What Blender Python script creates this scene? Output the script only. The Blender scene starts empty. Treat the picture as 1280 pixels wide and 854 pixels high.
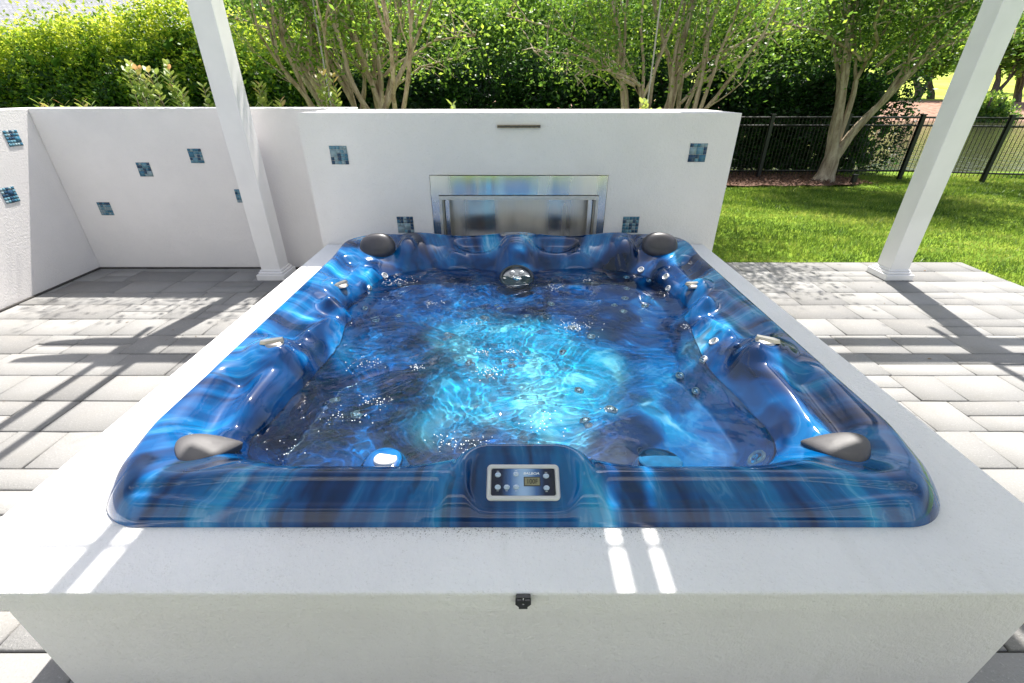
import bpy, math, random
import numpy as np
from mathutils import Vector, Matrix
R = math.radians
random.seed(7); rng = np.random.default_rng(7)
sc = bpy.context.scene
COL = sc.collection
SUN = np.array([.235, 1.0, 1.92]); SUN = SUN/np.linalg.norm(SUN)      # towards the sun
CAM = np.array([0., 0., 1.55]); PITCH = R(28.9); F = 568.9

# ------------------------------------------------------------------ helpers
def link(o, parent=None):
    COL.objects.link(o)
    if parent is not None: o.parent = parent
    return o
def tag(o, label=None, cat=None, group=None, kind=None):
    if label: o['label'] = label
    if cat: o['category'] = cat
    if group: o['group'] = group
    if kind: o['kind'] = kind
    return o
def empty(name, loc, label, cat, group=None):
    o = bpy.data.objects.new(name, None); o.empty_display_size = .1
    o.location = loc; link(o); return tag(o, label, cat, group)
def mesh_np(name, v, f, mats, parent=None, smooth=False, attr=None, mi=None, loc=None):
    """v (N,3); f (M,k) index array or list of tuples; vertices in world space unless loc/parent given (parent offset removed)"""
    v = np.asarray(v, dtype=np.float64).reshape(-1, 3)
    if parent is not None and loc is None: v = v - np.array(parent_world(parent))
    me = bpy.data.meshes.new(name)
    if isinstance(f, np.ndarray):
        k = f.shape[1]; nf = f.shape[0]
        me.vertices.add(len(v)); me.vertices.foreach_set('co', v.astype(np.float32).ravel())
        me.loops.add(nf*k); me.loops.foreach_set('vertex_index', f.astype(np.int32).ravel())
        me.polygons.add(nf); me.polygons.foreach_set('loop_start', np.arange(0, nf*k, k, dtype=np.int32))
        try: me.polygons.foreach_set('loop_total', np.full(nf, k, dtype=np.int32))
        except Exception: pass
        me.update(calc_edges=True); me.validate()
    else:
        me.from_pydata([tuple(p) for p in v], [], f); me.update()
    if not isinstance(mats, (list, tuple)): mats = [mats]
    for m in mats: me.materials.append(m)
    if mi is not None: me.polygons.foreach_set('material_index', np.asarray(mi, dtype=np.int32))
    if smooth: me.polygons.foreach_set('use_smooth', np.ones(len(me.polygons), dtype=bool))
    if attr is not None:
        a = me.attributes.new('rnd', 'FLOAT', 'POINT'); a.data.foreach_set('value', np.asarray(attr, dtype=np.float32))
    o = bpy.data.objects.new(name, me)
    if loc is not None: o.location = loc
    return link(o, parent)
def parent_world(p):
    x, y, z = 0, 0, 0
    while p is not None:
        x += p.location.x; y += p.location.y; z += p.location.z; p = p.parent
    return (x, y, z)
class MB:
    """collects faces; all coordinates in world space"""
    def __init__(s): s.v = []; s.f = []; s.m = []
    def add(s, v, f, mi=0):
        n = len(s.v); s.v += [tuple(p) for p in v]
        for q in f: s.f.append(tuple(i+n for i in q)); s.m.append(mi)
    def box(s, x0, x1, y0, y1, z0, z1, mi=0, bev=0.0):
        if bev <= 0:
            v = [(x0,y0,z0),(x1,y0,z0),(x1,y1,z0),(x0,y1,z0),(x0,y0,z1),(x1,y0,z1),(x1,y1,z1),(x0,y1,z1)]
            s.add(v, [(3,2,1,0),(4,5,6,7),(0,1,5,4),(1,2,6,5),(2,3,7,6),(3,0,4,7)], mi); return
        b = bev; n = len(s.v)
        def lim(a, c): return (a, c)
        C = {}
        vs = []
        for i, (x, sx) in enumerate(((x0,1),(x1,-1))):
            for j, (y, sy) in enumerate(((y0,1),(y1,-1))):
                for k, (z, sz) in enumerate(((z0,1),(z1,-1))):
                    for ax in range(3):
                        p = [x+sx*b, y+sy*b, z+sz*b]; p[ax] = (x,y,z)[ax]
                        C[(i,j,k,ax)] = len(vs); vs.append(tuple(p))
        fs = []
        for k in (0,1):
            q = [C[(0,0,k,2)],C[(1,0,k,2)],C[(1,1,k,2)],C[(0,1,k,2)]]; fs.append(tuple(q if k else q[::-1]))
            q = [C[(0,k,0,1)],C[(1,k,0,1)],C[(1,k,1,1)],C[(0,k,1,1)]]; fs.append(tuple(q if not k else q[::-1]))
            q = [C[(k,0,0,0)],C[(k,1,0,0)],C[(k,1,1,0)],C[(k,0,1,0)]]; fs.append(tuple(q if k else q[::-1]))
        for a in (0,1):
            for c in (0,1):
                fs.append((C[(0,a,c,1)],C[(1,a,c,1)],C[(1,a,c,2)],C[(0,a,c,2)]))
                fs.append((C[(a,0,c,0)],C[(a,1,c,0)],C[(a,1,c,2)],C[(a,0,c,2)]))
                fs.append((C[(a,c,0,0)],C[(a,c,1,0)],C[(a,c,1,1)],C[(a,c,0,1)]))
        for i in (0,1):
            for j in (0,1):
                for k in (0,1): fs.append((C[(i,j,k,0)],C[(i,j,k,1)],C[(i,j,k,2)]))
        s.add(vs, fs, mi)
    def tube(s, pts, rad, n=8, mi=0, cap=True):
        pts = [Vector(p) for p in pts]; L = len(pts)
        if not hasattr(rad, '__len__'): rad = [rad]*L
        vs = []; fs = []
        up = Vector((0.13,0.2,1)).normalized()
        prev = None
        for i, p in enumerate(pts):
            d = (pts[min(i+1,L-1)]-pts[max(i-1,0)]).normalized()
            a = prev if prev is not None else (up.cross(d) if abs(up.dot(d)) < .95 else Vector((1,0,0)).cross(d))
            a = (a - d*a.dot(d)).normalized(); prev = a; b = d.cross(a)
            for k in range(n):
                t = 2*math.pi*k/n; vs.append(p + (a*math.cos(t)+b*math.sin(t))*rad[i])
        for i in range(L-1):
            for k in range(n):
                k2 = (k+1) % n; fs.append((i*n+k, i*n+k2, (i+1)*n+k2, (i+1)*n+k))
        if cap: fs.append(tuple(range(n))[::-1]); fs.append(tuple((L-1)*n+k for k in range(n)))
        s.add(vs, fs, mi)
    def lathe(s, prof, M, n=24, mi=0):
        """prof list of (r,z[,mat]); M 4x4"""
        vs = []; fs = []; 
        for (r, z) in prof:
            for k in range(n):
                t = 2*math.pi*k/n; vs.append(M @ Vector((r*math.cos(t), r*math.sin(t), z)))
        for i in range(len(prof)-1):
            for k in range(n):
                k2 = (k+1) % n; fs.append((i*n+k, i*n+k2, (i+1)*n+k2, (i+1)*n+k))
        fs.append(tuple((len(prof)-1)*n+k for k in range(n)))
        s.add(vs, fs, mi)
    def build(s, name, mats, parent=None, smooth=False):
        o = mesh_np(name, np.array(s.v), s.f, mats, parent, smooth=False, mi=s.m)
        if smooth:
            o.data.polygons.foreach_set('use_smooth', np.ones(len(s.f), dtype=bool))
            try: o.data.set_sharp_from_angle(angle=R(35))
            except Exception: pass
        return o

# ------------------------------------------------------------------ materials
class NT:
    def __init__(s, name):
        m = bpy.data.materials.new(name); m.use_nodes = True; s.m = m; s.t = m.node_tree; s.t.nodes.clear()
        s.out = s.n('ShaderNodeOutputMaterial')
    def n(s, typ, **kw):
        d = s.t.nodes.new(typ)
        for k, v in kw.items(): setattr(d, k, v)
        return d
    def l(s, a, b): s.t.links.new(a, b)
    def inp(s, node, **kw):
        for k, v in kw.items():
            k = k.replace('_', ' ')
            if hasattr(v, 'is_output') or isinstance(v, bpy.types.NodeSocket): s.l(v, node.inputs[k])
            else: node.inputs[k].default_value = v
    def noise(s, vec, scale, detail=4, rough=.55, dist=0.):
        d = s.n('ShaderNodeTexNoise'); s.l(vec, d.inputs['Vector'])
        d.inputs['Scale'].default_value = scale; d.inputs['Detail'].default_value = detail
        d.inputs['Roughness'].default_value = rough; d.inputs['Distortion'].default_value = dist
        return d.outputs['Fac']
    def ramp(s, fac, stops, interp='LINEAR'):
        d = s.n('ShaderNodeValToRGB'); s.l(fac, d.inputs['Fac']); e = d.color_ramp.elements
        d.color_ramp.interpolation = interp
        while len(e) < len(stops): e.new(.5)
        for i, (p, c) in enumerate(stops):
            e[i].position = p; e[i].color = (*c, 1) if len(c) == 3 else c
        return d.outputs['Color']
    def mix(s, fac, a, b, blend='MIX'):
        d = s.n('ShaderNodeMix', data_type='RGBA', blend_type=blend)
        for idx, v in ((0, fac), (6, a), (7, b)):
            if isinstance(v, bpy.types.NodeSocket): s.l(v, d.inputs[idx])
            elif idx == 0: d.inputs[0].default_value = v
            else: d.inputs[idx].default_value = (*v, 1)
        return d.outputs[2]
    def math(s, op, a, b=None, c=None, clamp=False):
        d = s.n('ShaderNodeMath', operation=op); d.use_clamp = clamp
        for i, v in enumerate((a, b, c)):
            if v is None: continue
            if isinstance(v, bpy.types.NodeSocket): s.l(v, d.inputs[i])
            else: d.inputs[i].default_value = v
        return d.outputs[0]
    def maprange(s, v, a, b, c=0., d=1., smooth=True):
        m = s.n('ShaderNodeMapRange'); 
        if smooth: m.interpolation_type = 'SMOOTHSTEP'
        s.l(v, m.inputs[0]); 
        for i, x in enumerate((a, b, c, d)): m.inputs[i+1].default_value = x
        return m.outputs[0]
    def bump(s, h, strength, dist):
        b = s.n('ShaderNodeBump'); s.l(h, b.inputs['Height']); b.inputs['Strength'].default_value = strength
        b.inputs['Distance'].default_value = dist; return b.outputs['Normal']
    def obj(s): return s.n('ShaderNodeTexCoord').outputs['Object']
    def pos(s): return s.n('ShaderNodeNewGeometry').outputs['Position']
    def princ(s, color, rough=.5, metal=0., normal=None, spec=None, **kw):
        p = s.n('ShaderNodeBsdfPrincipled')
        if isinstance(color, bpy.types.NodeSocket): s.l(color, p.inputs['Base Color'])
        else: p.inputs['Base Color'].default_value = (*color, 1)
        for k, v in (('Roughness', rough), ('Metallic', metal)):
            if isinstance(v, bpy.types.NodeSocket): s.l(v, p.inputs[k])
            else: p.inputs[k].default_value = v
        if spec is not None: p.inputs['Specular IOR Level'].default_value = spec
        for k, v in kw.items(): p.inputs[k.replace('_', ' ')].default_value = v
        if normal is not None: s.l(normal, p.inputs['Normal'])
        s.l(p.outputs[0], s.out.inputs['Surface']); return p
def simple(name, color, rough=.5, metal=0., nscale=30., namt=.12, bump=0., bscale=200., **kw):
    t = NT(name); v = t.obj()
    n = t.noise(v, nscale, 3)
    c = t.mix(t.maprange(n, .3, .7, 0, 1), tuple(x*(1-namt) for x in color), tuple(min(1, x*(1+namt)) for x in color))
    nor = t.bump(t.noise(v, bscale, 3), 1., bump) if bump else None
    t.princ(c, rough, metal, nor, **kw); return t.m

def make_stucco(name, base, dirt_edge=False, grain=.0030):
    t = NT(name); v = t.pos()
    big = t.noise(v, 1.3, 4); mid = t.noise(v, 9, 5); fine = t.noise(v, 150, 5, .65); med = t.noise(v, 60, 4, .6)
    c = t.mix(t.maprange(big, .35, .7), tuple(x*.95 for x in base), tuple(min(.9, x*1.03) for x in base))
    c = t.mix(t.math('MULTIPLY', t.maprange(mid, .55, .8), .35), c, tuple(x*.94 for x in base))
    pits = t.math('MULTIPLY', t.maprange(fine, .40, .31), .35)
    c = t.mix(pits, c, (base[0]*.62, base[1]*.6, base[2]*.55))
    if dirt_edge:
        sep = t.n('ShaderNodeSeparateXYZ'); t.l(v, sep.inputs[0]); y = sep.outputs['Y']; x = sep.outputs['X']
        near = t.math('MULTIPLY', t.maprange(y, .70, .808), t.maprange(t.math('ABSOLUTE', x), 1.15, .35, .35, 1.))
        sp = t.math('ADD', t.noise(v, 330, 3, .7), t.math('MULTIPLY', near, .13))
        c = t.mix(t.math('MULTIPLY', t.maprange(sp, .70, .76), near), c, (.10, .075, .05))
        # faint rain marks under the lip
        s2 = t.n('ShaderNodeMapping'); s2.inputs['Scale'].default_value = (7, 1, 1.2); t.l(v, s2.inputs[0])
        c = t.mix(t.math('MULTIPLY', t.maprange(t.noise(s2.outputs[0], 2, 4), .58, .75), .08), c, (.45, .43, .37))
    hgt = t.math('ADD', fine, t.math('MULTIPLY', med, 1.2))
    t.princ(c, .85, 0, t.bump(hgt, 1., grain), spec=.25); return t.m
M_stucco = make_stucco('stucco_white', (.86, .825, .815))
M_slab = make_stucco('stucco_tub_surround', (.88, .86, .855), True, .0045)
M_post = simple('painted_post', (.86, .84, .84), .42, bump=.0002, bscale=40, namt=.03, nscale=4)
M_chrome = simple('chrome', (.75, .75, .76), .12, 1., namt=.05)
M_knob = simple('satin_knob', (.52, .49, .46), .3, 1., namt=.1)
M_jetring = simple('jet_ring', (.10, .11, .12), .28, 1.)
M_dark = simple('dark_plastic', (.03, .032, .036), .4)
M_darkgap = simple('joint_filler', (.06, .056, .052), .95)
M_fence = simple('fence_black', (.010, .012, .012), .4, namt=.2)
M_pillow = simple('pillow_grey', (.045, .043, .050), .38, bump=.0002, bscale=300, namt=.08)
M_pillow2 = simple('pillow_pale_grey', (.07, .066, .07), .5, bump=.0002, bscale=300, namt=.06)
M_cap = simple('cap_white', (.78, .76, .74), .4, namt=.03)
M_clearcap = simple('cap_blue', (.008, .075, .17), .10, namt=.3, nscale=18)
M_spout = simple('spout_bronze', (.22, .18, .14), .4, .6, nscale=60, namt=.3)
M_satin = simple('satin_steel', (.60, .59, .57), .42, .85, namt=.06)
M_silver = simple('silver_plastic', (.62, .62, .64), .35, .3, namt=.04)
M_button = simple('button_blue_grey', (.42, .52, .66), .25, .2, namt=.05)
M_lcd = simple('lcd', (.24, .23, .15), .25, namt=.05)
M_lcdd = simple('lcd_digits', (.03, .03, .025), .4)
M_white = simple('print_white', (.8, .85, .9), .5)
M_stake = simple('stake', (.34, .32, .28), .6)
def panel_face():
    t = NT('panel_face'); v = t.obj(); sep = t.n('ShaderNodeSeparateXYZ'); t.l(v, sep.inputs[0])
    a = t.math('ABSOLUTE', t.math('SUBTRACT', sep.outputs['X'], .0))
    c = t.ramp(t.maprange(a, .0, .085), [(0, (.30, .45, .68)), (.35, (.06, .14, .34)), (.75, (.012, .02, .06)), (1, (.012, .015, .035))])
    t.princ(c, .2); return t.m
M_face = panel_face()
def steel(name, rough, tint):
    t = NT(name); v = t.pos()
    mp = t.n('ShaderNodeMapping'); mp.inputs['Scale'].default_value = (260, 260, 4); t.l(v, mp.inputs[0])
    n = t.noise(mp.outputs[0], 1, 3)
    mp2 = t.n('ShaderNodeMapping'); mp2.inputs['Scale'].default_value = (4.5, 4.5, .4); t.l(v, mp2.inputs[0])
    w = t.noise(mp2.outputs[0], 1., 2)
    c = t.mix(n, tuple(x*.85 for x in tint), tint)
    h = t.math('ADD', t.math('MULTIPLY', n, .004), w)
    t.princ(c, t.maprange(w, .36, .64, rough*.7, rough*1.8), 1., t.bump(h, 1., .010)); return t.m
M_steel = steel('brushed_steel', .2, (.86, .83, .81))
M_steel2 = steel('brushed_steel_inner', .26, (.78, .75, .69))

def make_shell():
    t = NT('marbled_acrylic'); v = t.obj()
    uvw = t.n('ShaderNodeAttribute', attribute_name='flow'); 
    iso = t.noise(v, 2.2, 3, .5); 
    warp = t.n('ShaderNodeTexNoise'); t.l(v, warp.inputs['Vector']); warp.inputs['Scale'].default_value = 2.6; warp.inputs['Detail'].default_value = 3
    ws = t.n('ShaderNodeVectorMath', operation='SCALE'); t.l(warp.outputs['Color'], ws.inputs[0]); ws.inputs['Scale'].default_value = .75
    def add(a, b):
        d = t.n('ShaderNodeVectorMath', operation='ADD'); t.l(a, d.inputs[0]); t.l(b, d.inputs[1]); return d.outputs[0]
    ws2 = t.n('ShaderNodeVectorMath', operation='SCALE'); t.l(warp.outputs['Color'], ws2.inputs[0]); ws2.inputs['Scale'].default_value = .38
    rimv = add(uvw.outputs['Vector'], ws2.outputs[0])
    inv = add(v, ws.outputs[0])
    n_rim = t.noise(rimv, 1.9, 3, .55, .25); n_rim2 = t.noise(rimv, 5.5, 3, .5, .2)
    n_in = t.noise(inv, 1.7, 2, .45, 1.2); n_in2 = t.noise(inv, 4.0, 3, .45, 1.2)
    m = t.n('ShaderNodeAttribute', attribute_name='rimness').outputs['Fac']
    def mixf(f, a, b):
        d = t.n('ShaderNodeMix', data_type='FLOAT'); t.l(f, d.inputs[0]); t.l(a, d.inputs[2]); t.l(b, d.inputs[3]); return d.outputs[0]
    n_in = t.math('SUBTRACT', n_in, .045); n1 = mixf(m, n_in, n_rim); n2 = mixf(m, n_in2, n_rim2)
    c = t.ramp(n1, [(.29, (.000, .006, .026)), (.40, (.000, .022, .095)), (.48, (.000, .060, .205)), (.575, (.000, .122, .33)), (.665, (.010, .25, .49)), (.74, (.42, .67, .80))])
    # fine pale veins and mauve clouds
    vein = t.maprange(t.math('ABSOLUTE', t.math('SUBTRACT', n2, .5)), .045, .0)
    c = t.mix(t.math('MULTIPLY', vein, t.maprange(n1, .46, .66, .0, .18)), c, (.30, .58, .78))
    mauve = t.math('MULTIPLY', t.maprange(t.noise(inv, 1.9, 2), .52, .64), t.maprange(n2, .42, .62, .0, .05))
    c = t.mix(mauve, c, (.07, .08, .19))
    dark = t.math('MULTIPLY', t.maprange(n2, .58, .72), .65)
    c = t.mix(dark, c, (.002, .014, .055))
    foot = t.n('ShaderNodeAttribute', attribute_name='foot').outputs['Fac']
    foot_glow = t.ramp(n_in2, [(.30, (.004, .19, .38)), (.5, (.02, .38, .60)), (.70, (.25, .70, .82))])
    c = t.mix(t.math('MULTIPLY', foot, .88), c, foot_glow)  # footwell glow painted as brighter turquoise in the shell colour
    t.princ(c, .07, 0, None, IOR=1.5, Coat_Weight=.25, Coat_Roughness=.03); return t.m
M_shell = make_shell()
def make_water():
    t = NT('tub_water'); v = t.pos()
    t.princ((.56, .86, 1.), 0., 0, None, IOR=1.333, Transmission_Weight=1.); return t.m
M_water = make_water()
def leaf_mat(name, stops, trans=.42, tcol=1.6, rough=.45):
    t = NT(name); a = t.n('ShaderNodeAttribute', attribute_name='rnd').outputs['Fac']
    c = t.ramp(a, stops)
    hs = t.n('ShaderNodeHueSaturation'); t.l(c, hs.inputs['Color']); hs.inputs['Value'].default_value = tcol; hs.inputs['Hue'].default_value = .485
    p = t.n('ShaderNodeBsdfPrincipled'); t.l(c, p.inputs['Base Color']); p.inputs['Roughness'].default_value = rough
    tr = t.n('ShaderNodeBsdfTranslucent'); t.l(hs.outputs[0], tr.inputs['Color'])
    mx = t.n('ShaderNodeMixShader'); mx.inputs[0].default_value = trans; t.l(p.outputs[0], mx.inputs[1]); t.l(tr.outputs[0], mx.inputs[2])
    t.l(mx.outputs[0], t.out.inputs['Surface']); return t.m
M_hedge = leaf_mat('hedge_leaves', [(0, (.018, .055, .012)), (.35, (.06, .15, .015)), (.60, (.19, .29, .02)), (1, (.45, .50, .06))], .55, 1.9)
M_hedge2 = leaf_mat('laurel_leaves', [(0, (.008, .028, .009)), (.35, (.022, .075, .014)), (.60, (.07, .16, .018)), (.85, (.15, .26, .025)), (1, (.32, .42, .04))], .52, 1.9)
M_myrtle = leaf_mat('myrtle_leaves', [(0, (.035, .09, .014)), (.5, (.09, .18, .022)), (1, (.26, .36, .04))], .58, 1.9)
M_far = leaf_mat('background_leaves', [(0, (.03, .08, .018)), (.5, (.09, .19, .028)), (1, (.24, .34, .05))], .52, 1.8)
M_shoot = leaf_mat('shoot_leaves', [(0, (.06, .17, .03)), (.6, (.16, .28, .05)), (.9, (.30, .36, .08)), (1, (.50, .26, .12))], .45, 1.4)
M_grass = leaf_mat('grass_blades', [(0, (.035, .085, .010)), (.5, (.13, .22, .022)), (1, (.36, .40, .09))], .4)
def bark(name, c1, c2):
    t = NT(name); v = t.pos()
    mp = t.n('ShaderNodeMapping'); mp.inputs['Scale'].default_value = (1, 1, .25); t.l(v, mp.inputs[0])
    n = t.noise(mp.outputs[0], 14, 5, .6, .4); n2 = t.noise(v, 45, 4)
    c = t.ramp(n, [(.35, c1), (.55, c2), (.7, tuple(min(.8, x*1.35) for x in c2))])
    c = t.mix(t.math('MULTIPLY', t.maprange(n2, .55, .7), .4), c, tuple(x*.5 for x in c1))
    t.princ(c, .8, 0, t.bump(n, 1, .01)); return t.m
M_bark = bark('myrtle_bark', (.20, .14, .09), (.40, .32, .23))
M_bark2 = bark('dark_bark', (.06, .045, .035), (.14, .11, .085))
def paver_mat():
    t = NT('concrete_paver'); v = t.pos(); a = t.n('ShaderNodeAttribute', attribute_name='rnd').outputs['Fac']
    n = t.noise(v, 5, 5, .6); f = t.noise(v, 120, 4, .7)
    c = t.ramp(a, [(0, (.20, .196, .192)), (.5, (.25, .246, .241)), (1, (.295, .289, .282))])
    c = t.mix(t.math('MULTIPLY', t.maprange(n, .45, .75), .5), c, (.24, .23, .215))
    c = t.mix(t.math('MULTIPLY', t.maprange(f, .56, .70), .6), c, (.42, .41, .39))
    c = t.mix(t.math('MULTIPLY', t.maprange(f, .42, .32), .5), c, (.2, .19, .175))
    t.princ(c, .9, 0, t.bump(t.math('ADD', f, n), 1, .0025), spec=.2); return t.m
M_paver = paver_mat()
def terrain_mat():
    t = NT('terrain'); v = t.pos(); sep = t.n('ShaderNodeSeparateXYZ'); t.l(v, sep.inputs[0]); y = sep.outputs['Y']
    n = t.noise(v, 3, 6, .65); nb = t.noise(v, .3, 4)
    g = t.ramp(n, [(.3, (.07, .13, .015)), (.5, (.13, .21, .02)), (.7, (.22, .29, .03))])
    fair = t.ramp(nb, [(.35, (.30, .38, .05)), (.65, (.42, .48, .10))])
    straw = t.ramp(t.noise(v, 2.2, 6, .7), [(.3, (.16, .09, .06)), (.5, (.30, .18, .13)), (.7, (.42, .29, .22))])
    yy = t.math('ADD', y, t.math('MULTIPLY', t.math('SUBTRACT', nb, .5), 12))
    c = t.mix(t.maprange(yy, 35, 37), g, straw)
    c = t.mix(t.maprange(yy, 58, 61), c, fair)
    t.princ(c, .95, 0, t.bump(n, 1, .03), spec=.1); return t.m
M_terrain = terrain_mat()
def mulch_mat():
    t = NT('mulch'); v = t.pos(); n = t.noise(v, 60, 5, .7)
    c = t.ramp(n, [(.3, (.05, .025, .018)), (.5, (.14, .07, .045)), (.7, (.30, .18, .12))])
    t.princ(c, .95, 0, t.bump(n, 1, .02)); return t.m
M_mulch = mulch_mat()
def pond_mat():
    t = NT('pond_water'); v = t.pos(); mp = t.n('ShaderNodeMapping'); mp.inputs['Scale'].default_value = (1, .5, 1); t.l(v, mp.inputs[0])
    n = t.noise(mp.outputs[0], 2.5, 4)
    t.princ((.045, .045, .025), .08, 0, t.bump(n, 1, .03), IOR=1.33); return t.m
M_pond = pond_mat()
def mosaic_mat():
    t = NT('mosaic_glass'); a = t.n('ShaderNodeAttribute', attribute_name='rnd').outputs['Fac']
    c = t.ramp(a, [(0, (.012, .05, .11)), (.25, (.04, .16, .25)), (.5, (.12, .27, .35)), (.75, (.26, .36, .40)), (1, (.40, .52, .52))], 'CONSTANT')
    n = t.noise(t.pos(), 90, 3); c = t.mix(t.math('MULTIPLY', n, .3), c, (.02, .08, .14))
    t.princ(c, .15); return t.m
M_mosaic = mosaic_mat()
M_grout = simple('grout', (.55, .55, .53), .9)
def shingle():
    t = NT('roof_shingle'); v = t.obj(); b = t.n('ShaderNodeTexBrick'); t.l(v, b.inputs['Vector']); b.inputs['Scale'].default_value = 3
    b.inputs['Color1'].default_value = (.30, .30, .32, 1); b.inputs['Color2'].default_value = (.38, .38, .40, 1); b.inputs['Mortar'].default_value = (.10, .10, .11, 1)
    t.princ(b.outputs['Color'], .9); return t.m
M_roof = shingle()

# ------------------------------------------------------------------ world, sun, camera
w = bpy.data.worlds.new('World'); sc.world = w; w.use_nodes = True
nt = w.node_tree; nt.nodes.clear()
sky = nt.nodes.new('ShaderNodeTexSky'); sky.sky_type = 'NISHITA'; sky.sun_disc = False
sky.sun_elevation = math.asin(SUN[2]); sky.sun_rotation = math.atan2(SUN[0], SUN[1]); sky.air_density = 1.; sky.dust_density = 2.2; sky.ozone_density = 1.
bg = nt.nodes.new('ShaderNodeBackground'); bg.inputs['Strength'].default_value = .10
wo = nt.nodes.new('ShaderNodeOutputWorld'); hs_ = nt.nodes.new('ShaderNodeHueSaturation'); hs_.inputs['Saturation'].default_value = .74; nt.links.new(sky.outputs[0], hs_.inputs['Color']); nt.links.new(hs_.outputs[0], bg.inputs[0]); nt.links.new(bg.outputs[0], wo.inputs[0])
sd = bpy.data.lights.new('sun', 'SUN'); sd.energy = 4.4; sd.angle = R(.53); sd.color = (1, .96, .89)
so = bpy.data.objects.new('sun', sd); so.rotation_euler = Vector(-SUN).to_track_quat('-Z', 'Y').to_euler(); so.location = (3, 10, 12); link(so)
cd = bpy.data.cameras.new('camera'); cd.sensor_width = 36; cd.lens = 36*F/1280; cd.clip_end = 800; cd.clip_start = .05
co = bpy.data.objects.new('camera', cd); co.location = CAM; co.rotation_euler = (math.pi/2-PITCH, 0, 0); link(co); sc.camera = co
sc.view_settings.view_transform = 'Standard'; sc.view_settings.look = 'None'; sc.view_settings.exposure = 1.31; sc.view_settings.gamma = 1
sc.view_settings.use_curve_mapping = False
sc.cycles.use_denoising = True; sc.cycles.max_bounces = 10; sc.cycles.transmission_bounces = 8; sc.cycles.transparent_max_bounces = 8
sc.cycles.caustics_refractive = True; sc.cycles.caustics_reflective = False; sc.cycles.sample_clamp_indirect = 6; sc.cycles.blur_glossy = .5

# ------------------------------------------------------------------ ground
def terr(x, y):
    x = np.asarray(x, float); y = np.asarray(y, float)
    z = np.full(np.broadcast(x, y).shape, -.035)
    s = lambda a, b, v: (lambda t: t*t*(3-2*t))(np.clip((v-a)/(b-a), 0, 1))
    z = z - 1.5*s(10.3, 17, y)
    z = z + 2.0*s(36, 60, y) + 5.5*s(56, 120, y) + 6*s(100, 300, y)
    z = z + .12*np.sin(x*.21+1)*np.cos(y*.17)*s(14, 40, y)
    return z
xs = np.concatenate([np.linspace(-300, -30, 20), np.linspace(-26, 30, 57), np.linspace(36, 320, 24)])
ys = np.concatenate([np.linspace(-40, 4, 12), np.linspace(5, 20, 46), np.linspace(21, 130, 80), np.linspace(140, 400, 20)])
X, Y = np.meshgrid(xs, ys); Z = terr(X, Y)
def grid_faces(nx, ny):
    i = np.arange(nx*ny).reshape(ny, nx)
    return np.stack([i[:-1,:-1], i[:-1,1:], i[1:,1:], i[1:,:-1]], -1).reshape(-1, 4)
g = mesh_np('ground', np.stack([X, Y, Z], -1), grid_faces(len(xs), len(ys)), M_terrain, smooth=True); tag(g, kind='structure')
pm = MB(); pm.add([(-80, 11, -.85), (160, 11, -.85), (160, 50, -.85), (-80, 50, -.85)], [(0,1,2,3)])
tag(pm.build('pond_water', M_pond), kind='structure')

# patio of concrete pavers: one mesh, each stone bevelled, rows of .265 m
def build_patio():
    V = []; Fq = []; A = []; n = 0
    y = -1.6; row = 0
    PX0, PX1, PY1 = -4.45, 4.62, 4.52
    pr = random.Random(3)
    while y < PY1-.05:
        h = min(.265, PY1-y)
        x = PX0 - pr.random()*.3
        while x < PX1:
            wdt = pr.choice((.27, .40, .40, .53))
            x1 = min(x+wdt, PX1)
            if x1-x > .03:
                cells = [(x, x1, y, y+h)]
                if pr.random() < .22: cells = [(x, x1, y, y+h/2), (x, x1, y+h/2, y+h)]
                elif wdt > .5 and pr.random() < .3: cells = [(x, (x+x1)/2, y, y+h), ((x+x1)/2, x1, y, y+h)]
                for (a, b, c, d) in cells:
                    gp = .0022+pr.random()*.002; a += gp; b -= gp; c += gp; d -= gp
                    zt = pr.uniform(-.0015, .0015); bv = .004; tx = pr.uniform(-.0012, .0012); ty = pr.uniform(-.0012, .0012)
                    j = lambda: pr.uniform(-.003, .003)
                    base = [(a, c), (b, c), (b, d), (a, d)]
                    lo = [(px+j(), py+j()) for px, py in base]
                    hi = [(px+(bv if k in (0, 3) else -bv), py+(bv if k in (0, 1) else -bv)) for k, (px, py) in enumerate(lo)]
                    for px, py in lo: V.append((px, py, -.03))
                    for px, py in lo: V.append((px, py, -.006+zt))
                    for k, (px, py) in enumerate(hi): V.append((px, py, zt+(tx if k in (0, 3) else -tx)+(ty if k < 2 else -ty)))
                    for k in range(4):
                        k2 = (k+1) % 4
                        Fq.append((n+k, n+k2, n+4+k2, n+4+k)); Fq.append((n+4+k, n+4+k2, n+8+k2, n+8+k))
                    Fq.append((n+8, n+9, n+10, n+11)); n += 12
                    A += [pr.random()]*12
            x += wdt
        y += h; row += 1
    o = mesh_np('patio', np.array(V), np.array(Fq), M_paver, attr=A); tag(o, kind='structure')
    b = MB(); b.box(PX0-.3, PX1+.01, -1.6, PY1+.01, -.12, -.012); o = b.build('patio_sand_joints', M_darkgap); tag(o, kind='structure')
build_patio()

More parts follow.
